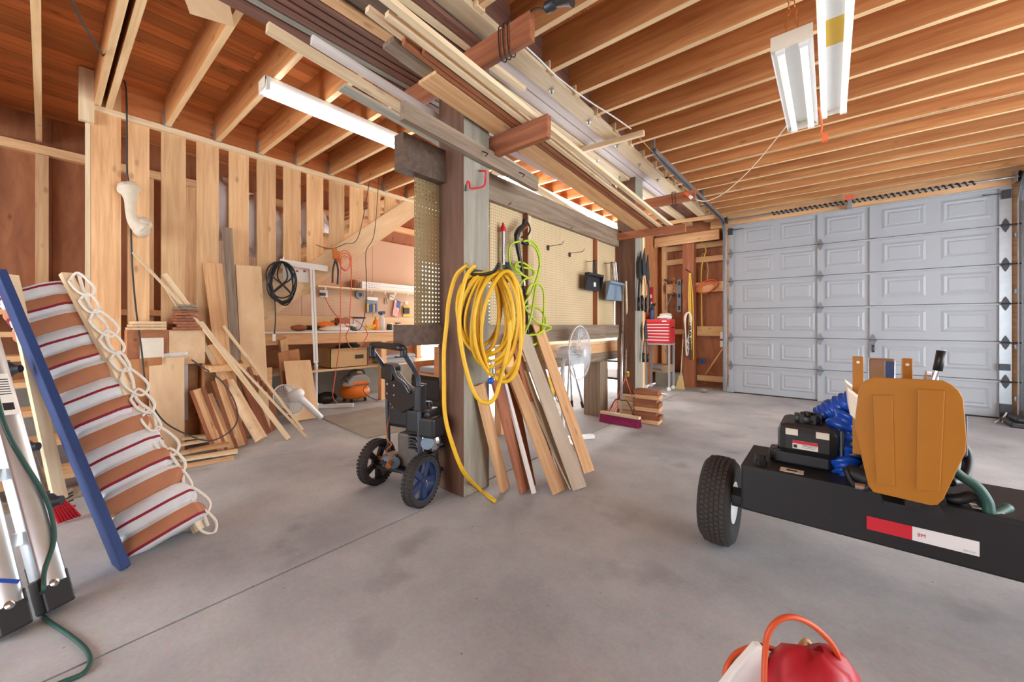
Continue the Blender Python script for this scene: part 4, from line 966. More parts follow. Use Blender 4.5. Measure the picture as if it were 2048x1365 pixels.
for k in range(7):
    ry, rz = .155*rnd.uniform(.75,1.05), .24*rnd.uniform(.85,1.05); oy, oz = rnd.uniform(-.02,.02), .24-rz
    q = MB(); q.tube([pc_+V((.03+.012*math.sin(3*T+k)+.01*k-.03, oy+ry*math.sin(T)*(1+.12*math.sin(2*T+k)), oz+rz*math.cos(T))) for T in [2*PI*i/28 for i in range(28)]], .0085, 6, True); obj('cable_turn', q, m['black'], cb, smooth=True)
q = MB(); q.tube(smooth_pts([pc_+V((.05,-.1,-.1)), W(550,610,X=-4.86), W(551,640,X=-4.86), W(549,668,X=-4.86)], 5), .0075, 6); obj('cable_tail', q, m['black'], cb, smooth=True)
q = MB(); p = W(548,674,X=-4.86); q.bar(p+V((0,0,.03)), p+V((0,0,-.05)), .03, .03); obj('plug', q, m['cream'], cb, bevel=.006)
q = MB(); q.tube([pc_+V((-.04,0,.25)), pc_+V((.06,0,.26)), pc_+V((.075,0,.29))], .006, 6); obj('hook', q, m['white'], cb)
wp = empty('marked_board', W(590,548,X=-4.97), 'white board with two small red marks behind the T-square', 'panel')
a_, b_ = W(566,528,X=-4.965), W(617,566,X=-4.965); q = MB(); q.bb(-4.972,-4.96,a_.y,b_.y,b_.z,a_.z); obj('board', q, m['white'], wp)
for u in (594,609):
    p = W(u,543,X=-4.958); q = MB(); q.bb(p.x,p.x+.003,p.y-.015,p.y+.015,p.z-.01,p.z+.012); obj('red_mark', q, m['red'], wp)
tag(lum('plywood_offcut', W(500,606,X=-4.975), W(600,560,X=-4.975), .02, .32, m['plypale'], None), 'pale triangular plywood filler under the foot of the stringer', 'plywood')
jc = empty('jumper_cables', W(675,520,X=-4.9), 'jumper cables with rusty clamps hanging from the stringer', 'jumper cables')
for du, vt in ((665,566),(675,569)):
    q = MB(); q.tube(smooth_pts([W(671,518,X=-4.9), W(du+1,540,X=-4.9), W(du,vt,X=-4.9)], 5), .012, 7); obj('lead', q, m['darkcord'], jc, smooth=True)
for u, v in ((668,506),(673,512)):
    q = MB(); q.bar(W(u,v-9,X=-4.89), W(u+3,v+12,X=-4.89), .04, .04); q.bar(W(u+3,v-9,X=-4.89), W(u,v+12,X=-4.89), .03, .03); obj('clamp', q, m['copper'], jc)
rc = empty('red_cord_coil', W(690,520,X=-4.88), 'red extension cord coiled on the stringer with long loops to the floor', 'cord')
for k in range(3):
    q = MB(); c_ = W(690,522+2*k,X=-4.88+.02*k); q.tube([c_+V((.01*math.sin(2*T),.085*math.sin(T)*(1-.1*k),(.13-.02*k)*math.cos(T))) for T in [2*PI*i/24 for i in range(24)]], .006, 6, True); obj('cord_turn', q, m['redcord'], rc, smooth=True)
def wire(pts, par, mat='redcord', r=.006, name='cord_run', k=6):
    q = MB(); q.tube(smooth_pts(pts, k), r, 6); return obj(name, q, m[mat], par, smooth=True)
wire([W(682,515,X=-4.88),W(681,560,X=-4.9),W(681,640,X=-4.95),W(679,690,X=-5.0),W(672,740,X=-5.1),W(667,775,X=-5.15),W(666,795,X=-5.2),W(675,808,z=.01)], rc)
wire([W(702,512,X=-4.88),W(703,560,X=-4.9),W(700,620,X=-4.95),W(699,655,X=-5.0),W(692,672,X=-5.05),W(698,690,X=-5.06),W(708,700,X=-5.07),W(717,698,X=-5.07),W(733,675,X=-5.07),W(734,664,X=-5.05),W(724,650,X=-5.0),W(700,634,X=-4.98)], rc)
wire([W(648,590,X=-6.3),W(660,615,X=-6.0),W(680,640,X=-5.7),W(697,655,X=-5.6)], rc, 'redcord')
gc = cable('stringer_wire', [W(632,490,X=-4.93),W(660,498,X=-4.92),W(690,488,X=-4.92),W(718,470,X=-4.92),W(745,330,X=-4.7),W(753,310,X=-4.6)], .005, 'darkcord', 'dark wire strung from the joists down to the stair stringer')
cable('drop_wire', [W(758,310,X=-4.6),W(756,380,X=-4.75),W(748,470,X=-4.92),W(732,505,X=-4.9),W(733,560,X=-4.92),W(731,620,X=-5.0),W(722,655,X=-5.2),W(712,662,X=-5.4)], .005, 'darkcord', 'thin dark wire dropping past the stringer to the bench')
# wall shelf with boxed tubes
ws = empty('wall_shelf', W(730,580,X=-6.25), 'narrow pale shelf on the pegboard wall over the bench', 'shelf')
zw = W(720,579,X=-6.2).z
lum('shelf_board', (-6.27,2.72,zw), (-6.27,4.85,zw), .22, .025, m['pale'], ws)
for u in (651,743,770,790,815):
    p = W(u,590,X=-6.2); q = MB(); q.lathe([(.018,0),(.018,.02),(.008,.03),(.008,.05)], (p.x,p.y,zw-.0125), (0,0,-1), 8); obj('cup_hook', q, m['white'], ws)
for k in range(4):
    y0 = W(718+4*(k % 2),560,X=-6.2).y; q = MB(); z0 = zw+.014+.062*(k//2); q.bb(-6.36+.1*(k % 2),-6.27+.1*(k % 2),y0,4.85,z0,z0+.06); o = obj('tube_carton', q, m['white'], None, bevel=.004)
    tag(o, ['white tube carton at the wall on the shelf bottom row','white tube carton at the shelf edge, bottom row','white tube carton at the wall, top row of the shelf','white tube carton at the shelf edge, top row'][k], 'carton')
    if k % 2:
        q = MB()
        for i in range(5): q.bb(-6.1695,-6.168,y0+.12+.05*i,y0+.15+.05*i,z0+.025,z0+.035)
        obj('printed_marks', q, m['greyplastic'], o)['kind'] = 'stuff'
t = empty('tin', W(715,570,X=-6.25), 'brown tin left of the tube cartons on the wall shelf', 'tin'); p = W(708,570,X=-6.27); q = MB(); q.cyl((p.x,p.y,zw+.014),(p.x,p.y,zw+.15),.06,14); obj('can', q, m['redwood'], t, smooth=40); q = MB(); q.cyl((p.x,p.y,zw+.15),(p.x,p.y,zw+.16),.063,14); obj('lid', q, m['copper'], t, smooth=40)
WX = XL+.02
def flat(name, u0, v0, u1, v1, mat, label, cat, X=WX, d_=.02, parent=None):
    a_, b_ = W(u0,v0,X=X), W(u1,v1,X=X); q = MB(); q.bb(X-d_/2, X+d_/2, min(a_.y,b_.y), max(a_.y,b_.y), min(a_.z,b_.z), max(a_.z,b_.z)); o = obj(name, q, m[mat], parent)
    if parent is None and label: tag(o, label, cat)
    return o
t = empty('outlet', W(647,588,X=WX), 'white wall outlet with a black plug on the pegboard', 'outlet'); flat('plate', 639,580,655,595,'white','','',parent=t); flat('plug', 640,586,650,592,'black','','',X=WX+.03,parent=t,d_=.05)
t = empty('tape_roll', W(719,590,X=WX), 'pale blue tape roll hanging under the wall shelf', 'tape'); p = W(719,590,X=WX); q = MB(); q.lathe([(.035,-.02),(.075,-.02),(.075,.02),(.035,.02)], p, (1,0,0), 20, True); obj('roll', q, m['bluegrey'], t, smooth=40)
t = empty('parts_bag', W(744,610,X=WX), 'clear bag of blue and yellow bits hanging on the pegboard', 'bag'); flat('header_card', 734,594,755,602,'white','','',parent=t); flat('bag_body', 733,602,754,626,'bluegrey','','',parent=t,X=WX+.01,d_=.03)
for k in range(5): flat('blue_bit', 734+4*k,608+2*(k % 2),737+4*k,624,'blueplastic' if k % 3 else 'yellowcord','','',X=WX+.03,parent=t)
t = empty('paper_flag', W(795,615,X=WX), 'small striped flag with a blue corner pinned to the pegboard', 'flag')
p0, p1, p2, p3 = W(789,600,X=WX+.02), W(801,604,X=WX+.02), W(796,636,X=WX+.02), W(784,631,X=WX+.02)
for k in range(11):
    q = MB(); a0, a1, b0, b1 = p0.lerp(p1,k/11), p0.lerp(p1,(k+1)/11), p3.lerp(p2,k/11), p3.lerp(p2,(k+1)/11); q.prism([a0,a1,b1,b0], (.004,0,0)); obj('flag_stripe', q, m['red'] if k % 2 == 0 else m['white'], t)
q = MB(); a0 = p0.lerp(p1,.45); q.prism([a0,p1,p1.lerp(p2,.42),a0.lerp(p3.lerp(p2,.45),.42)], (.006,0,0)); obj('flag_canton', q, m['blueplastic'], t)
q = MB(); q.tube([W(780,592,X=WX+.03), W(802,606,X=WX+.03)], .004, 5); obj('flag_stick', q, m['iron'], t)
t = empty('tape_measure_pack', W(812,622,X=WX), 'yellow and black tape measure pack hanging on the pegboard', 'pack'); flat('card', 806,612,820,634,'yellowcord','','',parent=t); flat('tool', 807,616,818,628,'blackplastic','','',X=WX+.03,parent=t,d_=.04); p = W(813,606,X=WX+.02); q = MB(); q.lathe([(.014,-.006),(.032,-.006),(.032,.006),(.014,.006)], p, (1,0,0), 14, True); obj('hang_ring', q, m['white'], t)
t = empty('key_bunch', W(772,600,X=WX), 'bunch of silver keys under the wall shelf', 'keys')
for k in range(2): p = W(771+2*k,603,X=WX+.01*k); q = MB(); q.bar(p+V((0,-.01,.06)), p+V((0,.012*(1 if k else -1),-.05)), .02, .006); obj('key', q, m['chrome'], t)
flat('note_card', 779,589,789,600,'paper','white note card pinned above the striped flag','card')
# insulation bags on the upper stairs behind the slats
for k, (u, v, r, lab) in enumerate(((445,420,(.3,.22,.34),'crumpled white insulation bag showing behind the fourth slat gap'),(508,450,(.3,.26,.36),'crumpled white insulation bag mid-way behind the slats'),(560,475,(.3,.25,.3),'puffy white bag low behind the slats by the stringer'),(615,455,(.28,.26,.3),'white bag highest up the stairs behind the slats'))):
    c_ = W(u,v,X=-5.42); tread_z = 1.36+.172*max(0,(c_.y-1.25)/.215)
    c_.z = max(c_.z, tread_z+.2) if c_.y > 1.2 else 1.36+.3
    q = MB(); q.ell(c_, r, 20, 14, wob=.16, seed=20+k); tag(obj('insulation_bag', q, m['bagplastic'], None, smooth=True), lab, 'bag')
# ================================================================ GREY POST: hose, hooks, leaning panels
hk = empty('hose_hook', W(985,530,X=-1.93), 'black double utility hook screwed to the grey post', 'hook')
hp = W(938,538,X=-1.95)
for k in range(2):
    e_ = W(1005 if k == 0 else 1016, 522+10*k, X=-1.68)
    s0 = V((-1.955, 1.90+.09*k, 1.555)); q = MB(); q.tube(smooth_pts([s0, s0+V((.12,.0,-.012)), s0+V((.22,.01,.0)), s0+V((.27,.012,.05))], 6), .011, 8); obj('prong', q, m['black'], hk, smooth=True)
q = MB(); q.bb(-1.957,-1.949,1.87,2.03,1.515,1.595); obj('plate', q, m['black'], hk)
hs = empty('yellow_hose', V((-1.85,1.95,0)), 'thick yellow air hose coiled on the grey post with its end on the floor', 'hose')
rnd = random.Random(5)
HX = -1.93
for k in range(9):
    top = V((HX+.03+.026*k, 1.945+.004*k, 1.56)); 
    hw = .125+.012*rnd.random()+.006*(k % 4); ln = .46+.03*k+.07*rnd.random()
    tilt = .05*rnd.uniform(-1,1)
    pts = []
    for i in range(36):
        T = 2*PI*i/36
        yy = hw*math.sin(T)*(1+.25*math.cos(T)*-1*.5); zz = -ln/2+ln/2*math.cos(T)
        fw_ = .10*(.5-.5*math.cos(T))*rnd.uniform(.95,1.0)
        pts.append(top + Rt*yy*1.0 + V((0,0,zz)) + V((.02*math.sin(T*2+k)-fw_*.1*k*.3, tilt*math.sin(T), 0)) + Fw*(-.01))
    q = MB(); q.tube(pts, .0135, 9, True); obj('hose_turn', q, m['yellowhose'], hs, smooth=True)
HP = lambda u, v, d: V((0,0,CAMH)) + (Fw + Rt*((u-PX)/FPX) + V((0,0,(PY-v)/FPX)))*d
q = MB(); q.tube(smooth_pts([HP(935,530,2.38),HP(912,552,2.41),HP(898,600,2.41),HP(893,650,2.40),HP(888,700,2.40),HP(888,760,2.40),HP(890,830,2.40),HP(905,890,2.40),HP(928,945,2.46),W(958,978,z=.016),W(990,1003,z=.016)], 8), .0135, 9); obj('hose_tail', q, m['yellowhose'], hs, smooth=True)
q = MB(); q.tube(smooth_pts([HP(950,530,2.34),HP(930,560,2.36),HP(918,640,2.35),HP(928,720,2.35),HP(948,785,2.36),HP(970,806,2.38),HP(990,795,2.4),HP(1004,745,2.42),HP(1018,690,2.43),HP(1020,640,2.44)], 8), .0135, 9); obj('hose_loop', q, m['yellowhose'], hs, smooth=True)
a_ = HP(984,742,2.36); q = MB(); q.lathe([(.012,0),(.012,.04),(.02,.045),(.02,.075),(.012,.08),(.01,.1)], a_+V((0,0,.06)), (0,.1,-1), 12); obj('brass_coupler', q, m['chrome'], hs, smooth=40)
q = MB(); q.ell(HP(982,762,2.36), (.02,.02,.022)); obj('blue_swivel', q, m['tarp'], hs, smooth=True)
q = MB(); q.tube([HP(984,730,2.36), HP(983,752,2.36)], .0135, 8); obj('hose_end', q, m['yellowhose'], hs, smooth=True)
rh = empty('red_hook', W(955,360,X=-1.94), 'red coated wire hook screwed into the grey post', 'hook')
K = lambda u, v, x=-1.89: W(u, v, X=x)
q = MB(); q.tube(smooth_pts([K(960,342,-1.95),K(971,343),K(971,355),K(968,372),K(950,377),K(941,376),K(939,366),K(935,364),K(932,378)], 5), .007, 7); obj('wire', q, m['redplastic'], rh, smooth=True)
q = MB(); q.tube([K(932,370),K(931,382)], .0072, 7); obj('tip', q, m['greencord'], rh)
# panels leaning on the back of the post / partition
def pan(ub, vb, ut, vt, w, t, mat, label, Xt, up=(1,0,.45), cat='board', name='board', zb=None):
    a_ = W(ub, vb, z=.01 if zb is None else zb); b_ = W(ut, vt, X=Xt); return tag(lum(name, a_, b_, w, t, m[mat], None, up=up), label, cat)
pan(1010,980,958,770,.085,.03,'fir','orange stud nearest the post base in the leaning panel row', -1.93)
pan(1050,983,992,760,.10,.022,'redwood','reddish board second in the leaning row by the post', -1.90)
pan(1068,987,1004,745,.03,.02,'whitewood','white-edged strip between the reddish boards', -1.92)
pan(1058,975,1012,735,.14,.02,'plydark','dark plywood strip behind the white-edged strip', -2.0)
pan(1118,985,1020,735,.13,.02,'fir','knotty orange board cut to a point in the leaning row', -1.98)
pan(1112,968,1022,668,.09,.018,'redwood','narrow dark board behind the pointed orange one', -2.10)
pan(1135,975,1032,690,.05,.015,'pale','thin pale strip in the middle of the leaning row', -2.08)
pan(1160,978,1045,668,.17,.012,'greytan','tall pale grey-tan panel leaning outermost beside the pedestal fan', -2.08)
pan(1150,975,1035,735,.13,.012,'greytan','off-white panel strip with a dark edge in the leaning row', -2.03)
pan(1178,945,1075,650,.16,.012,'fir','orange plank leaning behind the grey-tan panel', -2.12)
pan(1130,930,1058,670,.20,.010,'greytan','pale stepped panel offcut behind the leaning row', -2.13)
# ================================================================ PRESSURE WASHER
pw = empty('pressure_washer', (-2.3,1.75,0), 'black pressure washer with blue-spoked wheels and a grey tube handle', 'pressure washer')
wc1 = W(848,955,X=-2.10); wcy = wc1.y
wR = .165
wA = V((-2.095,1.60,wR)); wB = V((-2.645,1.605,wR))
wax = V((.97,.25,0)).normalized()
def pwheel(c_, mat):
    q = MB(); q.lathe([(wR*.80,-.03),(wR*.93,-.035),(wR*.985,-.026),(wR,-.012),(wR,.012),(wR*.985,.026),(wR*.93,.035),(wR*.80,.03)], c_, wax, 40, True)
    w_ = obj('wheel', q, m['tread'], pw, smooth=50)
    u_ = wax.orthogonal().normalized(); v_ = wax.cross(u_)
    q = MB()
    for i in range(40):
        T = 2*PI*i/40; rd = u_*math.cos(T)+v_*math.sin(T); tn = -u_*math.sin(T)+v_*math.cos(T)
        for s in (-1, 1): q.box(c_+rd*wR+wax*s*.02, (.016,.008,.026), M((tn,rd,wax)).transposed())
    obj('tread_block', q, m['rubber'], w_)['kind'] = 'stuff'
    q = MB(); q.lathe([(wR*.74,-.026),(wR*.82,-.03),(wR*.82,.03),(wR*.74,.026)], c_, wax, 36, True); obj('rim', q, m[mat], w_, smooth=50)
    for i in range(5):
        T = 2*PI*i/5+.3; rd = u_*math.cos(T)+v_*math.sin(T); tn = -u_*math.sin(T)+v_*math.cos(T)
        q = MB(); q.hexa([c_+rd*.02-tn*.018-wax*.012, c_+rd*.02+tn*.018-wax*.012, c_+rd*wR*.77+tn*.022-wax*.018, c_+rd*wR*.77-tn*.022-wax*.018, c_+rd*.02-tn*.018+wax*.02, c_+rd*.02+tn*.018+wax*.02, c_+rd*wR*.77+tn*.022+wax*.014, c_+rd*wR*.77-tn*.022+wax*.014]); obj('spoke', q, m[mat], w_, bevel=.004)
    q = MB(); q.lathe([(.03,-.03),(.03,.025),(.022,.034),(0,.036)], c_, wax, 16); obj('hub', q, m[mat], w_, smooth=40)
    q = MB(); q.lathe([(.011,.03),(.011,.042),(0,.046)], c_, wax, 10); obj('axle_cap', q, m['chrome'], w_, smooth=40)
pwheel(wA, 'navy'); pwheel(wB, 'blackplastic')
q = MB(); q.cyl(wA, wB, .01, 10); obj('axle', q, m['greytube'], pw)
fd = V((-.25,.97,0)).normalized()
# handle frame: two tubes up and back over, black grip between
zt_ = 1.12
def hpt(c_, s): 
    b_ = V((c_.x,c_.y,.0))+wax*s
    return [b_+V((0,0,.17))+fd*.06, b_+V((0,0,.5))+fd*.05, b_+V((0,0,.79))+fd*.04, b_+V((0,0,.88))+fd*.01, b_+V((0,0,.99))-fd*.085, b_+V((0,0,1.03))-fd*.11]
hA, hB = hpt(wA, -.06), hpt(wB, .06)
q = MB(); q.tube(smooth_pts(hA, 5), .0165, 10); obj('handle_tube', q, m['greytube'], pw, smooth=True)
q = MB(); q.tube(smooth_pts(hB, 5), .0165, 10); obj('handle_tube', q, m['greytube'], pw, smooth=True)
q = MB(); q.tube(smooth_pts([hB[-1]-V((0,0,.07)), hB[-1]+V((0,0,.01)), hB[-1]+wax*.05+V((0,0,.025))-fd*.01, hA[-1]-wax*.05+V((0,0,.025))-fd*.01, hA[-1]+V((0,0,.01)), hA[-1]-V((0,0,.04))], 6), .023, 12); obj('grip', q, m['black'], pw, smooth=True)
mid = lambda f: hB[1].lerp(hA[1], f)
# control panel
def pb_(f, z, d=0): 
    b_ = V((wB.x,wB.y,0))+wax*.06; c_ = V((wA.x,wA.y,0))-wax*.06
    return b_.lerp(c_, f)+V((0,0,z))+fd*(.045+d)
pq_ = lambda f, z, d=0: pb_(f, z+.07, d)
q = MB(); q.prism([pq_(0,.58,-.03),pq_(.25,.53,-.03),pq_(.55,.50,-.03),pq_(.98,.58,-.03),pq_(1.0,.66,-.03),pq_(.6,.72,-.03),pq_(.3,.80,-.03),pq_(0,.80,-.03)], fd*.06); obj('control_panel', q, m['blackplastic'], pw, bevel=.012)
q = MB(); q.prism([pq_(-.08,.72,-.05),pq_(.3,.72,-.05),pq_(.33,.82,-.05),pq_(.28,.84,-.05),pq_(-.02,.84,-.05),pq_(-.08,.82,-.05)], fd*.1); obj('nozzle_holder', q, m['blackplastic'], pw, bevel=.012)
q = MB(); q.tube(smooth_pts([pq_(.3,.83,-.04),pq_(.45,.76,-.05),pq_(.7,.72,-.05),pq_(.85,.66,-.04)], 5), .012, 8); obj('panel_lip', q, m['greytube'], pw, smooth=True)
for f, z in ((.35,.62),(.35,.69),(.12,.62),(.12,.69)):
    q = MB(); q.cyl(pq_(f,z,-.032), pq_(f,z,-.04), .008, 8); obj('panel_screw', q, m['chrome'], pw)
q = MB(); q.box(pq_(1.03,.63), (.05,.07,.17), M((wax,fd,V((0,0,1)))).transposed()); obj('wand_clip', q, m['blackplastic'], pw, bevel=.008)
Rw = M((wax,fd,V((0,0,1)))).transposed()
q = MB(); q.box(pb_(.5,.15,.12), (.5,.3,.025), Rw); obj('base_plate', q, m['iron'], pw, rot=Rw)
pe_ = lambda f, z, d=0: pb_(f, z+.12, d)
q = MB(); q.box(pe_(.38,.40,.12), (.26,.20,.17), Rw); obj('engine_shroud', q, m['blackplastic'], pw, bevel=.03, rot=Rw)
q = MB(); q.box(pe_(.88,.40,.10), (.2,.18,.17), Rw); obj('air_filter_box', q, m['blackplastic'], pw, bevel=.025, rot=Rw)
for i in range(4): 
    q = MB(); q.box(pe_(.80+.04*i,.36,.035), (.008,.004,.05), Rw); obj('vent_slot', q, m['steel_dark'], pw, rot=Rw)
q = MB(); q.lathe([(.0,-.0),(.03,0),(.035,.01)], pe_(1.0,.40,.03), -fd, 14); obj('knob', q, m['steel_dark'], pw, smooth=40)
q = MB(); q.lathe([(.085,0),(.09,.02),(.08,.05),(.06,.06),(.0,.065)], pe_(1.05,.27,.09), (-fd+wax*.5), 24); obj('recoil_cover', q, m['chrome'], pw, smooth=50)
q = MB(); q.lathe([(.045,.062),(.042,.07),(0,.071)], pe_(1.05,.27,.09), (-fd+wax*.5), 20); obj('recoil_badge', q, m['bluegrey'], pw, smooth=50)
for i in range(8):
    T = 2*PI*i/8; c_ = pe_(1.05,.27,.09); ax_ = (-fd+wax*.5).normalized(); u_ = ax_.orthogonal().normalized(); v_ = ax_.cross(u_)
    q = MB(); q.bar(c_+ax_*.055+(u_*math.cos(T)+v_*math.sin(T))*.06, c_+ax_*.03+(u_*math.cos(T)+v_*math.sin(T))*.095, .014, .03, up=ax_); obj('recoil_rib', q, m['steel_dark'], pw)
q = MB(); q.box(pb_(.62,.28,.14), (.24,.2,.26), Rw); obj('crankcase', q, m['enginegrey'], pw, bevel=.02, rot=Rw)
for i in range(6): 
    q = MB(); q.box(pe_(.9,.20+.022*i,.12), (.22,.14,.008), Rw); obj('cooling_fin', q, m['steel_dark'], pw, rot=Rw)
q = MB(); q.box(pb_(.16,.19,.0), (.09,.12,.1), Rw); obj('pump_body', q, m['enginegrey'], pw, bevel=.012, rot=Rw)
q = MB(); q.cyl(pb_(.12,.19,-.05), pb_(.42,.21,-.05), .04, 14); obj('pump_head', q, m['bluegrey'], pw, smooth=40)
for i in range(3): q = MB(); q.cyl(pb_(.15+.09*i,.2,-.1), pb_(.15+.09*i,.2,-.06), .018, 10); obj('pump_valve', q, m['steel_dark'], pw, smooth=40)
q = MB(); q.cyl(pb_(-.08,.2,-.06), pb_(.1,.19,-.05), .015, 10); obj('hose_fitting', q, m['copper'], pw, smooth=40)
q = MB(); q.cyl(pb_(.3,.23,-.03), pb_(.42,.21,-.12), .02, 10); obj('outlet_fitting', q, m['copper'], pw, smooth=40)
q = MB(); q.tube(smooth_pts([pb_(.2,.6,.0),pb_(.05,.42,-.02),pb_(.1,.34,-.03),pb_(.3,.33,-.05),pb_(.15,.27,-.06),pb_(.35,.25,-.06)], 6), .006, 6); obj('fuel_line', q, m['copper'], pw, smooth=True)
q = MB(); q.lathe([(.03,0),(.03,.02),(.026,.03),(0,.032)], pe_(.85,.49,.16), (0,0,1), 14); obj('fuel_cap', q, m['black'], pw, smooth=40)
q = MB(); q.cyl(pe_(.5,.51,.15), pe_(.5,.55,.15), .03, 14); obj('filler_cap', q, m['black'], pw, smooth=40)
q = MB(); q.bb(wA.x-.03,wA.x+.0,wA.y-.2,wA.y-.16,0,.0001) if False else q.box(pb_(.5,.08,.3), (.3,.03,.16), Rw); obj('stand_foot', q, m['iron'], pw, rot=Rw)
q = MB(); q.box(pe_(1.14,.38,.08), (.14,.14,.14), Rw); obj('muffler', q, m['black'], pw, bevel=.02, rot=Rw)
# ================================================================ HUNG ON THE PARTITION
GX = PXX-.02
g = lambda u, v, d=.06: W(u, v, X=GX+d)
t = empty('caulking_gun', g(1006,490), 'silver caulk tube with a red cap hung beside the grey post', 'caulk tube')
q = MB(); q.tube([g(1006,462,.04), g(1006,530,.04)], .02, 12); obj('barrel', q, m['alu'], t, smooth=40)
q = MB(); a_, b_ = g(1006,436,.04), g(1006,464,.04); q.lathe([(.024,0),(.026,.03),(.015,.05),(.006,.08)], b_, (0,0,1), 12); obj('cap', q, m['redplastic'], t, smooth=40)
q = MB(); q.prism([g(1001,528,.04), g(1012,528,.04), g(1010,545,.04), g(1004,545,.04)], (.01,0,0)); obj('lower_tip', q, m['chrome'], t)
t = empty('blue_rag', g(1016,545,.03), 'small blue rag hanging behind the hose hook', 'rag'); q = MB(); q.prism([g(1010,525,.02), g(1021,525,.02), g(1022,562,.02), g(1013,566,.02)], (.015,0,0)); obj('cloth', q, m['navy'], t)
gun = empty('spray_gun', g(1045,470,.08), 'black pressure-washer spray gun and lance hanging on the pegboard', 'spray gun')
G = lambda u, v, d=.10: g(u, v, d)
q = MB(); q.tube(smooth_pts([G(1049,440),G(1046,452),G(1037,462),G(1033,475),G(1035,492),G(1040,520),G(1045,545),G(1048,562)], 6), [.017]*8+[.026]*10+[.02]*10+[.017]*15, 10); obj('grip_body', q, m['blackplastic'], gun, smooth=True)
q = MB(); q.tube(smooth_pts([G(1050,438),G(1058,450),G(1060,462),G(1053,473),G(1043,475)], 6), .008, 8); obj('trigger_guard', q, m['blackplastic'], gun, smooth=True)
q = MB(); q.tube(smooth_pts([G(1045,462),G(1052,455),G(1055,452)], 4), .007, 6); obj('trigger', q, m['redwood'], gun, smooth=True)
q = MB(); q.tube([G(1048,560),G(1049,572)], .009, 8); obj('lance_collar', q, m['chrome'], gun)
q = MB(); q.tube(smooth_pts([G(1046,572),G(1051,590),G(1054,625),G(1057,680),G(1058,692)], 5), [.016]*6+[.011]*8+[.008]*7, 8); obj('lance', q, m['blackplastic'], gun, smooth=True)
q = MB(); q.tube([G(1044,485,.12), G(1056,489,.14)], .017, 10); obj('hose_connector', q, m['black'], gun, smooth=True)
lh = empty('lime_hose', g(1060,600,.12), 'lime green pressure hose tangled over the spray gun', 'hose')
Lp = lambda u, v, d=.13: g(u, v, d)
runs = [[(1056,488),(1070,495),(1078,515),(1079,540),(1072,570),(1066,610),(1060,640),(1050,665),(1042,672),(1030,660),(1030,640),(1040,622),(1058,612),(1078,618),(1090,635),(1089,655),(1076,668),(1050,672)],
        [(1046,483),(1060,482),(1074,493),(1080,520),(1074,555),(1060,590),(1048,610),(1045,640),(1052,680),(1062,690),(1078,682),(1085,655),(1088,610),(1086,580),(1076,568),(1060,572),(1052,590)],
        [(1040,482),(1022,490),(1018,515),(1026,540),(1045,550),(1062,557),(1066,542),(1050,528),(1036,525),(1030,535),(1044,548)],
        [(1028,530),(1045,535),(1066,540),(1066,552),(1048,560),(1038,575),(1042,600),(1056,625),(1075,645),(1102,655),(1088,664),(1064,668),(1055,680),(1068,690),(1082,676),(1084,655)],
        [(1080,660),(1083,690),(1081,725),(1080,735)]]
for k, r in enumerate(runs):
    q = MB(); q.tube(smooth_pts([Lp(u,v,.12+.03*math.sin(i*1.3+k)) for i,(u,v) in enumerate(r)], 7), .0095, 8); obj('hose_run', q, m['limehose'], lh, smooth=True)
for k, (u0,v0,u1,v1) in enumerate(((1097,493,1135,482),(1140,507,1167,499))):
    t = empty('pegboard_hook', g(u0,v0,.02), 'empty wire hook %s on the pegboard' % ('higher and nearer the spray gun' if k == 0 else 'lower and nearer the black dustpan'), 'hook')
    a_ = g(u0,v0,.01); q = MB(); q.tube([a_, a_+V((.16,0,.0)), a_+V((.18,.0,.03))], .003, 5); obj('wire', q, m['iron'], t); q = MB(); q.bb(a_.x-.004,a_.x+.004,a_.y-.012,a_.y+.012,a_.z-.04,a_.z+.01); obj('plate', q, m['steel_dark'], t)
def dustpan(name, u0, v0, u1, v1, uh, vh, mat, label, d=.08, lab=False):
    t = empty(name, g((u0+u1)/2,v1,d), label, 'dustpan'); X = GX+d
    A_, B_ = W(u0,v0,X=X), W(u1,v1,X=X); y0, y1, z0, z1 = A_.y, B_.y, B_.z, A_.z
    q = MB(); e = .02
    q.prism([(X,y0+e,z1),(X,y1-e,z1),(X,y1,z0),(X,y0,z0)], (.008,0,0)); obj('pan', q, m[mat], t, bevel=.003)
    q = MB(); q.prism([(X,y0+e,z1),(X,y0+e,z1-.03),(X,y1-e,z1-.03),(X,y1-e,z1)], (.06,0,0)); obj('back_lip', q, m[mat], t, bevel=.004)
    for yy0, yy1 in ((y0+e,y0),(y1-e,y1)):
        q = MB(); q.hexa([(X,yy0-.004,z1),(X,yy0+.004,z1),(X+.06,yy0+.004,z1),(X+.06,yy0-.004,z1),(X,yy1-.004,z0),(X,yy1+.004,z0),(X+.012,yy1+.004,z0),(X+.012,yy1-.004,z0)]); obj('side_wall', q, m[mat], t)
    H_ = W(uh,vh,X=X); ym = (y0+y1)/2
    q = MB(); q.tube(smooth_pts([(X+.03,ym-.03,z1),(X+.03,H_.y-.02,H_.z-.05),(X+.03,H_.y,H_.z),(X+.03,H_.y+.02,H_.z-.05),(X+.03,ym+.03,z1)], 5), .009, 8); obj('handle', q, m[mat if mat != 'bluegrey' else 'alu'], t, smooth=True)
    if lab: q = MB(); q.bb(X+.0085,X+.010,ym+.02,ym+.07,z0+.05,z0+.1); obj('label', q, m['paper'], t)
    q = MB(); q.tube([(GX,H_.y,H_.z-.01),(X+.06,H_.y,H_.z-.01)], .003, 5); obj('hook_wire', q, m['iron'], t)
    return t
dustpan('dustpan', 1168,545,1200,584,1184,521,'blackplastic','black dustpan with a paper label hung on the pegboard', lab=True)
dustpan('dustpan', 1208,562,1232,603,1219,525,'weathered','brown dustpan half hidden behind the blue-grey one', d=.05)
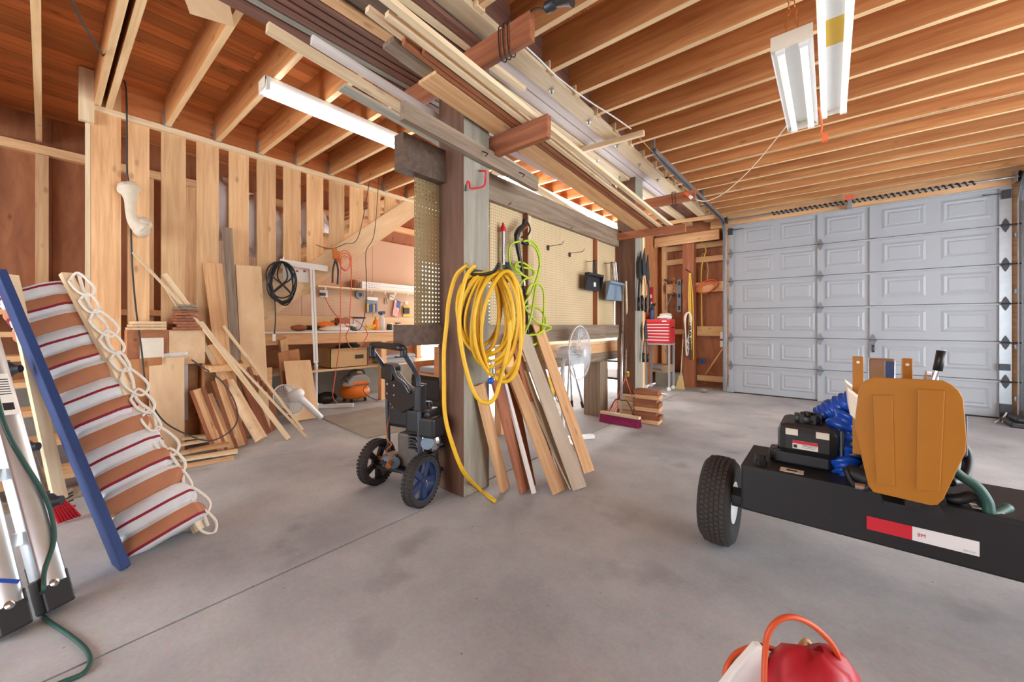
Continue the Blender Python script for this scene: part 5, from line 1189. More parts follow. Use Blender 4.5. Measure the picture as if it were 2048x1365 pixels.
dustpan('dustpan', 1211,562,1243,603,1226,524,'bluegrey','blue-grey dustpan with a metal handle by the second post', d=.12)
# ================================================================ BENCH FRAME BEHIND THE PARTITION
bf = empty('bench_frame', (-2.5,4.7,0), 'rough timber bench frame behind the partition on a thick block leg', 'bench')
lum('front_beam', (-2.42,3.0,.89), (-2.42,5.75,.89), .06, .13, m['fir'], bf); lum('lower_beam', (-2.40,3.1,.77), (-2.40,5.75,.77), .06, .11, m['weathered'], bf)
lum('leg', (-2.43,4.72,0), (-2.43,4.72,.715), .24, .22, m['weathered'], bf, up=(0,1,0))
lum('top_plank', (-2.62,3.0,.965), (-2.62,5.75,.965), .5, .03, m['plypale'], bf)
lum('leg', (-2.8,3.2,0), (-2.8,3.2,.95), .09, .09, m['fir'], bf, up=(0,1,0)); lum('leg', (-2.8,5.6,0), (-2.8,5.6,.95), .09, .09, m['fir'], bf, up=(0,1,0)); lum('leg', (-2.42,5.65,0), (-2.42,5.65,.715), .09, .09, m['fir'], bf, up=(0,1,0))
t = empty('tripod_stand', W(1150,800,z=0), 'grey metal tripod stand with rubber tips behind the pedestal fan', 'tripod')
tp = W(1165,748,Y=5.0)
tp = V((-2.95,4.9,.78))
for u, v in ((1134,818),(1144,814),(1166,816)):
    b_ = W(u, v, z=.0); q = MB(); q.tube([tp, b_+V((0,0,.03))], .014, 8); obj('leg', q, m['alu'], t, smooth=True); q = MB(); q.cyl(b_, b_+(tp-b_).normalized()*.09, .02, 10); obj('rubber_tip', q, m['rubber'], t)
q = MB(); q.cyl(tp+V((0,0,-.05)), tp+V((0,0,.06)), .04, 12); obj('head', q, m['steel_dark'], t)
t = empty('shelf_unit', (-3.6,6.4,0), 'black metal shelf unit seen beneath the bench beyond the block leg', 'shelf unit')
sxp = W(1225,780,Y=6.3).x
for dx in (-.35,.28):
    for dy in (0,.35): q = MB(); q.bb(sxp+dx-.02,sxp+dx+.02,6.3+dy-.02,6.3+dy+.02,0,1.1); obj('upright', q, m['black'], t)
for zz in (.25,.55,.85): q = MB(); q.bb(sxp-.36,sxp+.3,6.28,6.67,zz,zz+.03); obj('shelf', q, m['iron'], t)
for k in range(3): tag(obj('white_carton', MB().bb(sxp-.3+.2*k,sxp-.14+.2*k,6.33,6.6,.28+(.3 if k == 2 else 0),.42+(.3 if k == 2 else 0)), m['white'], None), ['white carton on the low shelf of the black unit, innermost','white carton on the low shelf of the black unit, middle','white carton on the middle shelf of the black unit'][k], 'carton')
t = empty('yellow_crate', W(1106,780,Y=6.2), 'yellow plastic container in the light beyond the tripod', 'container'); p = W(1108,790,z=0); 
q = MB(); q.lathe([(.10,0),(.12,.03),(.12,.3),(.09,.36),(.04,.38)], p, n=16); obj('body', q, m['yellowcord'], t, smooth=50); q = MB(); q.cyl(p+V((0,0,.38)), p+V((0,0,.42)), .035, 12); obj('cap', q, m['black'], t)
# cabinet behind the washer
cb_ = empty('black_cabinet', W(862,850,z=0), 'black metal cabinet behind the pressure washer', 'cabinet'); c_ = W(868,846,z=0)
cx0, cy0 = c_.x, c_.y
q = MB(); q.bb(cx0-.45,cx0+.1,cy0,cy0+.5,.0,.56); obj('body', q, m['black'], cb_, bevel=.006)
for k in range(2): q = MB(); q.bb(cx0-.44,cx0+.09,cy0-.012,cy0,.03+.26*k,.26+.26*k); d_ = obj('drawer', q, m['blackplastic'], cb_); q = MB(); q.bb(cx0-.26,cx0-.1,cy0-.03,cy0-.012,.2+.26*k,.215+.26*k); obj('pull', q, m['chrome'], d_)
q = MB(); q.bb(cx0+.101,cx0+.104,cy0+.05,cy0+.3,.02,.18); obj('blue_sticker', q, m['bluegrey'], cb_)
t = empty('wooden_crate', (cx0,cy0,.56), 'open reddish wooden crate on the black cabinet behind the post', 'crate')
for x0,x1,y0,y1,z0,z1 in ((cx0-.45,cx0+.12,cy0,cy0+.45,.561,.585),(cx0-.45,cx0+.12,cy0+.43,cy0+.45,.585,.92),(cx0+.0,cx0+.12,cy0,cy0+.45,.585,.93),(cx0-.45,cx0-.43,cy0,cy0+.45,.585,.72)):
    q = MB(); q.bb(x0,x1,y0,y1,z0,z1); obj('crate_panel', q, m['ply'], t)
tag(obj('power_supply', MB().bb(cx0-.36,cx0-.06,cy0+.05,cy0+.35,.586,.66), m['greyplastic'], None, bevel=.02), 'grey plastic power unit inside the wooden crate', 'device')
# ================================================================ PEDESTAL FAN, BROOMS, STACKS
pf = empty('pedestal_fan', (-2.05,3.35,0), 'white pedestal fan with clear blades turned towards the door', 'fan')
fb = W(1126,882,z=0); dfan = fb.x*Fw.x+fb.y*Fw.y
fn = (Rt*.84 - Fw*.54).normalized()
fc = HP(1160,706,dfan-.05)
q = MB(); q.lathe([(.035,0),(.035,.04),(.02,.06),(.02,.45),(.026,.46),(.026,.5),(.015,.51),(.015,.62)], fb, n=14); obj('pole', q, m['fanwhite'], pf, smooth=40)
d0 = (W(1190,876,z=0)-fb).normalized(); d1 = (W(1172,910,z=0)-fb).normalized()
lum('foot_bar', fb+V((0,0,.02))-d0*.25, fb+V((0,0,.02))+d0*.35, .06, .035, m['fanwhite'], pf); lum('foot_bar', fb+V((0,0,.02))-d1*.25, fb+V((0,0,.02))+d1*.3, .06, .035, m['fanwhite'], pf)
q = MB(); q.tube(smooth_pts([fb+V((0,0,.6)), fb+V((0,0,.8)), fc-fn*.16+V((0,0,-.06)), fc-fn*.14], 5), .022, 10); obj('neck', q, m['fanwhite'], pf, smooth=True)
q = MB(); q.lathe([(.03,-.26),(.06,-.24),(.07,-.15),(.065,-.07),(.03,-.06)], fc, fn, 18); obj('motor_housing', q, m['fanwhite'], pf, smooth=50)
fan_head(pf, fc, -fn, .275, 3, wires=54); cage(pf)
cable('power_cord', [fc-fn*.2, fc-fn*.22+V((0,0,-.2)), fb+Rt*-.08+V((0,0,.5)), fb+Rt*-.05+V((0,0,.4)), fb+V((0,0,.42))], .004, 'darkcord', '', parent=pf)
br = empty('push_broom', W(1240,845,z=0), 'push broom with a purple bristle head standing against the partition', 'broom')
B0, B1 = W(1204,842,z=.0), W(1281,856,z=.0); db = (B1-B0).normalized(); nb = V((-db.y,db.x,0))
lum('head_block', B0+V((0,0,.115))-nb*.02, B1+V((0,0,.115))-nb*.02, .06, .03, m['pale'], br)
q = MB()
for i in range(70):
    for j in range(3):
        p = B0.lerp(B1,(i+.5)/70)+V((0,0,.1))+nb*(.016*(j-1)-.02); e_ = p+V((0,0,-.098))+nb*((j-1)*.03)+db*.01*math.sin(i*3.1); q.tube([p,e_], [.006,.0085], 4)
obj('bristles', q, m['purple'], br)['kind'] = 'stuff'
hb = B0.lerp(B1,.52)+V((0,0,.13)); ht = W(1246,572,X=-1.98)
q = MB(); q.tube([hb, hb.lerp(ht,.62)], .014, 10); obj('metal_handle', q, m['alu'], br, smooth=True)
q = MB(); q.tube([hb.lerp(ht,.62), ht], .0135, 10); obj('upper_handle', q, m['weathered'], br, smooth=True)
for s in (-1,1): q = MB(); q.tube(smooth_pts([hb+V((0,0,.16)), hb+db*s*.08+V((0,0,.15)), hb+db*s*.16+V((0,0,.0))], 5), .006, 6); obj('brace', q, m['black'], br, smooth=True)
t = empty('broom_handle', W(1255,800,z=0), 'pale wooden pole standing just behind the push broom', 'pole'); q = MB(); q.tube([W(1258,815,z=0), W(1252,563,X=-2.0)], .013, 10); obj('shaft', q, m['pale'], t, smooth=True); q = MB(); a_ = W(1257,780,X=-2.0); q.tube([W(1257.4,790,z=.12), W(1256,745,X=-1.98)], .016, 8); obj('printed_sleeve', q, m['yellowcord'], t)
rk2 = empty('red_rake', W(1240,830,z=0), 'orange-red plastic rake standing behind the push broom', 'rake')
rt_ = W(1240,770,X=-2.1)
r0, r1 = W(1202,836,z=.02), W(1284,838,z=.02)
for k in range(15):
    e_ = r0.lerp(r1,k/14)+nb*.06; s_ = r0.lerp(r1,.28+.44*k/14)+nb*.1+V((0,0,.22)); q = MB(); q.tube([s_, e_.lerp(s_,.3)+V((0,0,.01)), e_], .005, 5); obj('tine', q, m['orangecord'], rk2)
q = MB(); q.tube([r0.lerp(r1,.26)+nb*.1+V((0,0,.22)), r0.lerp(r1,.74)+nb*.1+V((0,0,.22))], .01, 6); obj('crossbar', q, m['redplastic'], rk2)
for k in (.3,.7): q = MB(); q.tube([r0.lerp(r1,k)+nb*.1+V((0,0,.22)), r0.lerp(r1,.5)+nb*.12+V((0,0,.5))], .006, 6); obj('stay', q, m['orangecord'], rk2)
q = MB(); q.tube([r0.lerp(r1,.5)+nb*.12+V((0,0,.48)), r0.lerp(r1,.5)+V((-.06,.3,1.1))], .012, 8); obj('handle', q, m['weathered'], rk2)
ORD = ['lowest','second','third','fourth','fifth','sixth','seventh','eighth','topmost']
s0 = W(1292,846,z=0); s1 = W(1316,838,z=0)
for k in range(8):
    j1, j2 = .02*math.sin(k*2.3), .015*math.sin(k*1.7+1)
    tag(lum('timber_block', V((-1.86+j1,4.82-.13+j2,.031+.05*k)), V((-1.58+j1,4.82-.10+j2,.031+.05*k)), .2, .047, m['redwood' if k % 3 else 'fir'], None), '%s reddish block %s the tall timber stack before the second post' % (ORD[k if k < 7 else 8], 'of' if k else 'of'), 'timber block', 'timber blocks in the tall stack')
for k in range(5):
    tag(lum('timber_block', V((-2.1+.02*math.sin(k*2),4.76,.03+.06*k)), V((-1.9+.015*math.cos(k*3),4.76+.02*k*.3,.03+.06*k)), .16, .055, m['pale'], None), '%s pale block of the short timber stack behind the push broom' % ORD[k if k < 4 else 8], 'timber block', 'timber blocks in the short stack')
# ================================================================ TOOL CHEST CORNER
tc_ = empty('tool_chest', (-2.45,7.3,0), 'red tool chest with white-edged drawers on a grey wheeled stand', 'tool chest')
CY = 7.2; cx0 = W(1290,700,Y=CY).x; cx1 = W(1340,700,Y=CY).x; cz0 = W(1340,688,Y=CY).z; cz1 = W(1340,640,Y=CY).z
q = MB(); q.bb(cx0,cx1,CY,CY+.3,cz0,cz1); obj('body', q, m['red'], tc_, bevel=.008)
n = 6; zz = cz0+.015
for k in range(n):
    hh = (cz1-cz0-.09)/n; q = MB(); q.bb(cx0+.015,cx1-.015,CY-.012,CY,zz+.004,zz+hh-.004); d_ = obj('drawer', q, m['red'], tc_); q = MB(); q.bb(cx0+.015,cx1-.015,CY-.018,CY-.011,zz+hh-.018,zz+hh-.004); obj('drawer_pull', q, m['white'], d_); zz += hh
q = MB(); q.bb(cx0-.002,cx1+.002,CY-.006,CY+.302,cz1-.055,cz1+.01); obj('lid', q, m['red'], tc_, bevel=.01)
q = MB(); q.bb(cx1-.14,cx1-.06,CY-.009,CY-.006,cz1-.035,cz1-.015); obj('nameplate', q, m['white'], tc_)
q = MB(); q.tube(smooth_pts([(cx1,CY+.1,cz1-.14),(cx1+.02,CY+.1,cz1-.14),(cx1+.02,CY+.2,cz1-.14),(cx1,CY+.2,cz1-.14)], 3), .008, 6); obj('side_handle', q, m['black'], tc_)
q = MB(); q.bb(cx0,cx1,CY,CY+.3,cz0-.03,cz0); obj('stand_top', q, m['greyplastic'], tc_)
for x in (cx0+.02,cx1-.02):
    for y in (CY+.02,CY+.28):
        q = MB(); q.bb(x-.015,x+.015,y-.015,y+.015,.07,cz0-.03); obj('stand_leg', q, m['greyplastic'], tc_)
        q = MB(); q.lathe([(.0,-.014),(.035,-.014),(.035,.014),(0,.014)], (x,y-.02,.036), (0,1,0), 14); obj('caster', q, m['white'], tc_, smooth=40)
t = empty('cloth_pile', ((cx0+cx1)/2,CY+.15,cz1), 'folded white and green cloths on the red tool chest', 'cloth')
q = MB(); q.ell((cx1-.13,CY+.14,cz1+.05), (.13,.12,.05), wob=.18, seed=3); obj('white_cloth', q, m['whitefab'], t, smooth=True); q = MB(); q.ell((cx1-.12,CY+.14,cz1+.1), (.11,.09,.025), wob=.2, seed=8); obj('green_cloth', q, m['cream'], t, smooth=True)
t = empty('hand_pump', (cx0+.1,CY+.15,cz1), 'dark hand pump tool standing on the red tool chest', 'tool')
pp_ = W(1304,615,Y=CY+.12); q = MB(); q.cyl((pp_.x,CY+.12,cz1+.012),(pp_.x,CY+.12,cz1+.2),.045,12); obj('cylinder', q, m['navy'], t, smooth=40); q = MB(); q.ell((pp_.x+.01,CY+.1,cz1+.24), (.05,.04,.06), wob=.2, seed=1); obj('head', q, m['blackplastic'], t, smooth=True); q = MB(); q.bar((pp_.x,CY+.1,cz1+.25),(pp_.x+.08,CY+.06,cz1+.30),.03,.03); obj('lever', q, m['blackplastic'], t)
t = empty('red_level', (cx0+.05,CY+.32,cz1), 'red rail tool standing behind the tool chest', 'tool'); a_ = W(1301,640,Y=7.55); q = MB(); q.bb(a_.x-.02,a_.x+.05,7.53,7.57,1.0,W(1301,575,Y=7.55).z); obj('rail', q, m['red'], t)
for k in range(4): q = MB(); z = 1.3+.14*k; q.bb(a_.x-.005,a_.x+.035,7.525,7.531,z,z+.07); obj('slot', q, m['white'], t)
t = empty('cream_carton', W(1320,735,Y=7.5), 'cream carton with a drill bit case on the ledge under the tool chest', 'carton')
a_, b_ = W(1298,727,Y=7.85), W(1342,745,Y=7.85); q = MB(); q.bb(a_.x,b_.x,7.7,7.95,b_.z,a_.z); obj('box', q, m['cardboard'], t); q = MB(); q.cyl(((a_.x+b_.x)/2-.1,7.66,b_.z+.12),((a_.x+b_.x)/2+.12,7.64,b_.z+.09),.05,14); obj('torch', q, m['greyplastic'], t, smooth=40)
q = MB(); q.bb(-2.66,-2.2,7.68,8.0,0,b_.z); tag(obj('trim_1', q, m['stemwall'], None), 'concrete curb ledge under the cream carton', 'curb', kind='structure')
# corn broom
t = empty('corn_broom', W(1362,778,z=0), 'straw corn broom standing by the reddish back post', 'broom'); bp_ = W(1361,779,z=0)
q = MB(); q.hexa([bp_+V((-.09,-.025,0)),bp_+V((.07,-.025,0)),bp_+V((.07,.03,0)),bp_+V((-.09,.03,0)),bp_+V((-.02,-.02,.26)),bp_+V((.035,-.02,.26)),bp_+V((.035,.02,.26)),bp_+V((-.02,.02,.26))]); obj('straw', q, m['tanbrush'], t, bevel=.008)
q = MB(); q.tube([bp_+V((.005,0,.25)), W(1368,640,Y=7.95)], .011, 8); obj('handle', q, m['pale'], t, smooth=True)
# tools on the back wall
BX = 7.98
k_ = lambda u, v, Y=BX: W(u, v, Y=Y)
t = empty('spirit_level', k_(1358,590), 'grey spirit level hanging on the back wall', 'level'); a_, b_ = k_(1355,560), k_(1363,624); q = MB(); q.bb(a_.x,b_.x,BX-.02,BX+.02,b_.z,a_.z); obj('body', q, m['bluegrey'], t)
for f in (.12,.5,.88): z = b_.z+(a_.z-b_.z)*f; q = MB(); q.bb(a_.x+.015,b_.x-.015,BX-.024,BX-.02,z-.04,z+.04); obj('vial', q, m['black'], t)
t = empty('hammer', k_(1335,580), 'claw hammer with a wooden handle on the back wall', 'hammer'); q = MB(); q.tube([k_(1333,565),k_(1333,615)], .012, 8); obj('handle', q, m['fir'], t); q = MB(); q.bar(k_(1329,560),k_(1343,564),.035,.035); obj('head', q, m['steel_dark'], t)
t = empty('cane', k_(1340,600), 'grey curved rod leaning on the back wall blocking', 'rod'); q = MB(); q.tube(smooth_pts([k_(1350,560),k_(1345,585),k_(1337,605),k_(1331,620)], 5), .01, 8); obj('rod', q, m['bluegrey'], t, smooth=True)
t = empty('chain_hoist', k_(1347,575), 'short rusty chain with a hook on the back wall', 'chain')
for k in range(7):
    c_ = k_(1348.5-.2*k,558+4*k,BX-.04); q = MB(); a2 = (1,0) if k % 2 else (0,1); q.tube([c_+V((a2[0]*.018*math.cos(T),a2[1]*.018*math.cos(T),.03*math.sin(T))) for T in [i*PI/5 for i in range(10)]], .006, 5, True); obj('link', q, m['copper'], t)
q = MB(); c_ = k_(1347,588,BX-.04); q.tube(smooth_pts([c_+V((0,0,.03)),c_+V((.03,0,0)),c_+V((.0,0,-.05)),c_+V((-.035,0,-.02))], 5), .01, 7); obj('hook', q, m['iron'], t, smooth=True)
yc = empty('yellow_rope', k_(1382,620,7.83), 'long yellow cords hanging doubled from a nail on the reddish back post', 'cord')
for k, (du, vb) in enumerate(((1378,690),(1382,700),(1386,720),(1380,640))):
    q = MB(); q.tube(smooth_pts([k_(1379+k*.6,546,7.80),k_(du-1,590,7.82),k_(du,630,7.82),k_(du+1,vb,7.82)], 5), .011, 6); obj('strand', q, m['yellowcord'], yc, smooth=True)
q = MB(); q.tube([k_(1371,538,7.7),k_(1381,546,7.85)], .008, 6); obj('nail', q, m['iron'], yc)
rp = empty('rope_bundle', k_(1376,660,7.8), 'white rope bundle with a dark chain hanging on the reddish back post', 'rope')
for k in range(3):
    c_ = k_(1376,634,7.78); q = MB(); q.tube(smooth_pts([c_+V((.0,0,.08)),c_+V((.06-.01*k,0,.0)),c_+V((.04,0,-.2-.1*k)),c_+V((-.02,-.01,-.5-.12*k)),c_+V((-.05,0,-.2)),c_+V((-.06+.01*k,0,.0))], 5, True), .014, 7, True); obj('rope_turn', q, m['rope'], rp, smooth=True)
for k in range(12):
    c_ = k_(1380,650+6*k,7.76); q = MB(); a2 = (1,0) if k % 2 else (0,1); q.tube([c_+V((a2[0]*.018*math.cos(T),a2[1]*.018*math.cos(T),.04*math.sin(T))) for T in [i*PI/4 for i in range(8)]], .007, 5, True); obj('chain_link', q, m['steel_dark'], rp)
oc = empty('orange_cord_coil', k_(1415,573,8.0), 'orange extension cord coil hung on the wall by the roll-up door', 'cord')
for k in range(3):
    c_ = k_(1414,573+2*k,7.97); q = MB(); q.tube([c_+V(((.19-.03*k)*math.cos(T),-.02*math.sin(2*T+k),(.11-.015*k)*math.sin(T)+.04*math.cos(T))) for T in [2*PI*i/26 for i in range(26)]], .009, 6, True); obj('cord_turn', q, m['orangecord'], oc, smooth=True)
q = MB(); q.tube(smooth_pts([k_(1414,562,7.98),k_(1416,535,8.0),k_(1408,508,8.02),k_(1400,520,8.02)], 6), .008, 6); obj('cord_tail', q, m['tancord'], oc, smooth=True)
cable('wall_cable', [k_(1405,432,8.0),k_(1404,465,8.0),k_(1404,485,8.0),k_(1412,500,8.0),k_(1408,515,8.0),k_(1403,540,8.0),k_(1403,600,8.0),k_(1404,650,8.0),k_(1408,663,8.0),k_(1425,664,8.0),k_(1441,663,7.99)], .011, 'yellowcord', 'yellow cable running down the back wall to the switch boxes')
for k, (v0, v1) in enumerate(((664,678),(682,695))):
    a_, b_ = k_(1441,v0,8.0), k_(1450,v1,8.0); t = empty('switch_box', (a_.x,8.0,b_.z), '%s pale switch box on the stud by the roll-up door' % ('upper' if k == 0 else 'lower'), 'switch box'); q = MB(); q.bb(a_.x,b_.x,7.95,8.06,b_.z,a_.z); obj('box', q, m['cream'], t, bevel=.006); q = MB(); q.bb((a_.x+b_.x)/2-.01,(a_.x+b_.x)/2+.01,7.94,7.95,(a_.z+b_.z)/2-.03,(a_.z+b_.z)/2+.03); obj('toggle', q, m['white'], t)
t = empty('junction_box', k_(1405,723,8.05), 'blue plastic junction box low on the back wall plywood', 'box'); a_, b_ = k_(1401,718,8.05), k_(1410,729,8.05); q = MB(); q.bb(a_.x,b_.x,8.02,8.09,b_.z,a_.z); obj('box', q, m['blueplastic'], t); q = MB(); q.bb(a_.x+.02,b_.x-.02,8.015,8.02,b_.z+.02,a_.z-.02); obj('socket_face', q, m['navy'], t)
tag(lum('stick', W(1397,770,z=.02), k_(1447,697,7.93), .03, .02, m['fir'], None), 'thin wooden stick leaning across the lower back wall', 'stick')
q = MB(); q.ell(W(1407,781,z=.035), (.07,.06,.04), wob=.15, seed=2); tag(obj('rock', q, m['stemwall'], None, smooth=True), 'small dark rock on the floor by the roll-up door', 'rock')
# loppers on the second post
def lopper(name, u, v0, v1, label, col, X=-1.9):
    t = empty(name, W(u,v1,X=X), label, 'loppers'); w0 = lambda uu, v: W(uu, v, X=X)
    for s in (-1,1):
        q = MB(); q.tube(smooth_pts([w0(u,v0+.42*(v1-v0)),w0(u+3*s,v0+.6*(v1-v0)),w0(u+4*s,v1)], 4), .012, 8); obj('handle', q, m[col], t, smooth=True); q = MB(); q.tube([w0(u+4*s,v0+.78*(v1-v0)),w0(u+4*s,v1)], .018, 8); obj('grip', q, m['black'], t, smooth=True)
    q = MB(); q.prism([w0(u-3,v0+.45*(v1-v0)),w0(u-4,v0+.2*(v1-v0)),w0(u,v0),w0(u+2,v0+.25*(v1-v0)),w0(u+3,v0+.45*(v1-v0))], (.012,0,0)); obj('blade', q, m['steel_dark'], t)
    return t
lopper('loppers', 1281, 503, 622, 'dark loppers nearest the broom side of the second post', 'iron')
lopper('loppers', 1288, 497, 618, 'long loppers with tan handles in the middle of the second post', 'fir', -1.88)
lopper('loppers', 1295, 510, 625, 'dark loppers farthest along the second post', 'iron')
lopper('hedge_shears', 1291, 640, 725, 'black shears hanging below the loppers on the second post', 'siding', -1.89)
# ================================================================ LOG SPLITTER
ls = empty('log_splitter', (.2,2.3,0), 'black towable log splitter with a rounded mustard end plate and a treaded tyre', 'log splitter')
SY = 2.22
q = MB(); q.bb(-.345,1.35,SY,SY+.16,.275,.495); obj('axle_tank', q, m['iron'], ls, bevel=.012)
q = MB(); q.bb(-.345,1.35,SY+.002,SY+.42,.485,.499); obj('deck_plate', q, m['iron'], ls, bevel=.003)
for x0, x1, mm in ((.12,.255,'redplastic'),(.255,.43,'white')):
    q = MB(); q.bb(x0,x1,SY-.0025,SY,.335,.39); obj('reflector_red' if mm == 'redplastic' else 'reflector_white', q, m[mm], ls)
def text(body, size, mat, parent, loc, rx=PI/2, rz=0, name='lettering'):
    cu = bpy.data.curves.new(name, 'FONT'); cu.body = body; cu.size = size; cu.extrude = .0004; cu.align_x = 'CENTER'; cu.align_y = 'CENTER'
    ob_ = bpy.data.objects.new(name, cu); C.objects.link(ob_); dg = bpy.context.evaluated_depsgraph_get(); me = bpy.data.meshes.new_from_object(ob_.evaluated_get(dg)); bpy.data.objects.remove(ob_)
    me.materials.clear(); me.materials.append(m[mat]); o = bpy.data.objects.new(name, me); C.objects.link(o)
    put(o, M.Translation(V(loc)) @ M.Rotation(rz,4,'Z') @ M.Rotation(rx,4,'X'), parent); o['kind'] = 'thing'; return o
text('3M', .02, 'redplastic', ls, (.28,SY-.0035,.362))
text('DOT-C2', .008, 'greyplastic', ls, (.405,SY-.0035,.345))
def tyre(cx_, par):
    c_ = V((cx_,2.40,.228)); R = .228
    q = MB(); q.lathe([(.105,-.062),(.16,-.078),(.205,-.075),(R-.006,-.055),(R,-.03),(R,.03),(R-.006,.055),(.205,.075),(.16,.078),(.105,.062)], c_, (1,0,0), 44, True); w_ = obj('wheel', q, m['rubber'], par, smooth=50)
    q = MB()
    for i in range(56):
        for j in range(5):
            T = 2*PI*(i+.5*(j % 2))/56; rd = V((0,math.cos(T),math.sin(T))); tn = V((0,-math.sin(T),math.cos(T))); ax_ = V((1,0,0)); rr_ = R-.002-(.004 if j in (0,4) else 0)
            q.box(c_+rd*rr_+ax_*(j-2)*.0225, (.017,.012,.017), M((tn,rd,ax_)).transposed())
    obj('tread_block', q, m['tread'], w_)['kind'] = 'stuff'
    q = MB(); q.lathe([(.0,.03),(.03,.035),(.035,.02),(.07,.015),(.085,.04),(.105,.06),(.11,.068),(.10,.07),(.08,.045),(.0,.0)], c_, (1,0,0), 28); obj('rim', q, m['white'], w_, smooth=50)
    for i in range(5): T = 2*PI*i/5; q = MB(); q.cyl(c_+V((.02,.052*math.cos(T),.052*math.sin(T))), c_+V((.034,.052*math.cos(T),.052*math.sin(T))), .009, 6); obj('lug_nut', q, m['chrome'], w_)
    q = MB(); q.cyl(c_, c_+V((.5 if cx_ < 0 else -.5,0,0)), .018, 10); obj('spindle', q, m['iron'], w_)
tyre(-.47, ls); tyre(1.5, ls)
q = MB(); q.bb(-.40,-.345,SY+.02,SY+.14,.29,.33); obj('axle_stub', q, m['iron'], ls)
q = MB(); q.lathe([(.03,0),(.03,.02),(.024,.025),(.024,.05),(0,.052)], (-.27,SY+.07,.5), (0,0,1), 8); obj('filler_plug', q, m['iron'], ls)
# mustard end plate
ol = [(1725,766),(1746,755),(1887,762),(1905,771),(1918,782),(1927,798),(1934,878),(1932,905),(1887,1000),(1875,1011),(1862,1012),(1746,985),(1736,970),(1710,859),(1711,832),(1717,785)]
PYP = 2.06
q = MB(); q.prism([W(u,v,Y=PYP) for u,v in ol], (0,.012,0)); obj('end_plate', q, m['yellowpaint'], ls, bevel=.003)
q = MB(); q.prism([W(1745,790,Y=PYP),W(1785,790,Y=PYP),W(1790,975,Y=PYP),W(1752,968,Y=PYP)], (0,-.006,0)); obj('plate_rib', q, m['yellowpaint'], ls, bevel=.005)
q = MB(); q.prism([W(1835,778,Y=PYP),W(1890,782,Y=PYP),W(1880,985,Y=PYP),W(1832,980,Y=PYP)], (0,-.006,0)); obj('plate_rib', q, m['yellowpaint'], ls, bevel=.005)
q = MB(); q.bb(.15,.33,2.075,3.3,.62,.64); q.bb(.22,.26,2.075,3.3,.5,.62); obj('main_beam', q, m['iron'], ls)
q = MB(); q.bb(.16,.32,2.075,2.5,.496,.515); obj('mount_foot', q, m['iron'], ls)
q = MB(); q.hexa([W(1694,778,Y=2.2),W(1722,800,Y=2.2),W(1722,850,Y=2.2),W(1700,830,Y=2.2),W(1694,778,Y=2.2)+V((0,.4,0)),W(1722,800,Y=2.2)+V((0,.4,0)),W(1722,850,Y=2.2)+V((0,.4,0)),W(1700,830,Y=2.2)+V((0,.4,0))]); obj('log_cradle', q, m['cream'], ls, bevel=.004)
for (u0,v0,u1,v1) in ((1705,713,1727,800),(1803,717,1825,800)):
    a_, b_ = W(u0,v0,Y=2.32), W(u1,v1,Y=2.32); q = MB(); q.bb(a_.x,b_.x,2.31,2.33,.62,a_.z); o = obj('stripper_plate', q, m['yellowpaint'], ls, bevel=.004); q = MB(); q.cyl(((a_.x+b_.x)/2,2.306,a_.z-.025),((a_.x+b_.x)/2,2.311,a_.z-.025),.006,10); obj('hole', q, m['white'], o)
a_, b_ = W(1736,716,Y=2.42), W(1790,760,Y=2.42)
q = MB(); q.bb(a_.x,b_.x,2.4,2.46,.64,a_.z); obj('ram_block', q, m['chrome'], ls, bevel=.008)
q = MB(); q.bb(a_.x+.055,b_.x-.005,2.392,2.4,.8,a_.z-.012); obj('ram_label', q, m['navy'], ls)
q = MB(); q.cyl(((a_.x+b_.x)/2,2.46,.78),((a_.x+b_.x)/2,3.2,.78),.055,18); obj('cylinder', q, m['iron'], ls, smooth=40)
a_ = W(1862,748,Y=2.3); q = MB(); q.lathe([(.022,0),(.022,.03),(.018,.034),(.018,.05),(0,.05)], a_+V((0,0,-.04)), (0,0,1), 8); q.box(a_+V((0,0,-.06)), (.09,.09,.05)); obj('control_valve', q, m['chrome'], ls)
q = MB(); q.tube([W(1868,760,Y=2.28),W(1876,738,Y=2.28)], .008, 8); obj('lever_rod', q, m['chrome'], ls); q = MB(); q.tube([W(1875,742,Y=2.28),W(1883,702,Y=2.28)], .0145, 12); obj('lever_grip', q, m['black'], ls, smooth=True)
q = MB(); q.bb(.25,.40,2.2,2.36,.70,.86); obj('valve_block', q, m['steel_dark'], ls, bevel=.01)
# engine
e0, e1 = W(1556,880,Y=2.40).x, W(1678,880,Y=2.40).x; ez0 = .5
q = MB(); q.bb(e0,e1,2.36,2.66,.55,.705); obj('engine_cover', q, m['black'], ls, bevel=.035)
q = MB(); q.bb(e0-.015,e1-.03,2.38,2.66,.50,.56); obj('engine_base', q, m['blackplastic'], ls, bevel=.01)
q = MB(); q.bb(e0-.04,e0+.03,2.40,2.5,.50,.56); obj('fuel_tap', q, m['blackplastic'], ls, bevel=.01)
q = MB(); q.lathe([(.05,0),(.055,.01),(.05,.03),(.02,.034),(.02,.05),(0,.052)], ((e0+e1)/2,2.48,.705), (0,0,1), 16); obj('fuel_cap', q, m['black'], ls, smooth=40)
for k in range(6): T = 2*PI*k/6; q = MB(); q.bb((e0+e1)/2+.045*math.cos(T)-.01,(e0+e1)/2+.045*math.cos(T)+.01,2.48+.045*math.sin(T)-.01,2.48+.045*math.sin(T)+.01,.70,.745); obj('cap_grip', q, m['black'], ls)
for x0 in (e0+.035, e1-.085): q = MB(); q.bb(x0,x0+.05,2.353,2.3605,.655,.685); obj('decal', q, m['cream'], ls)
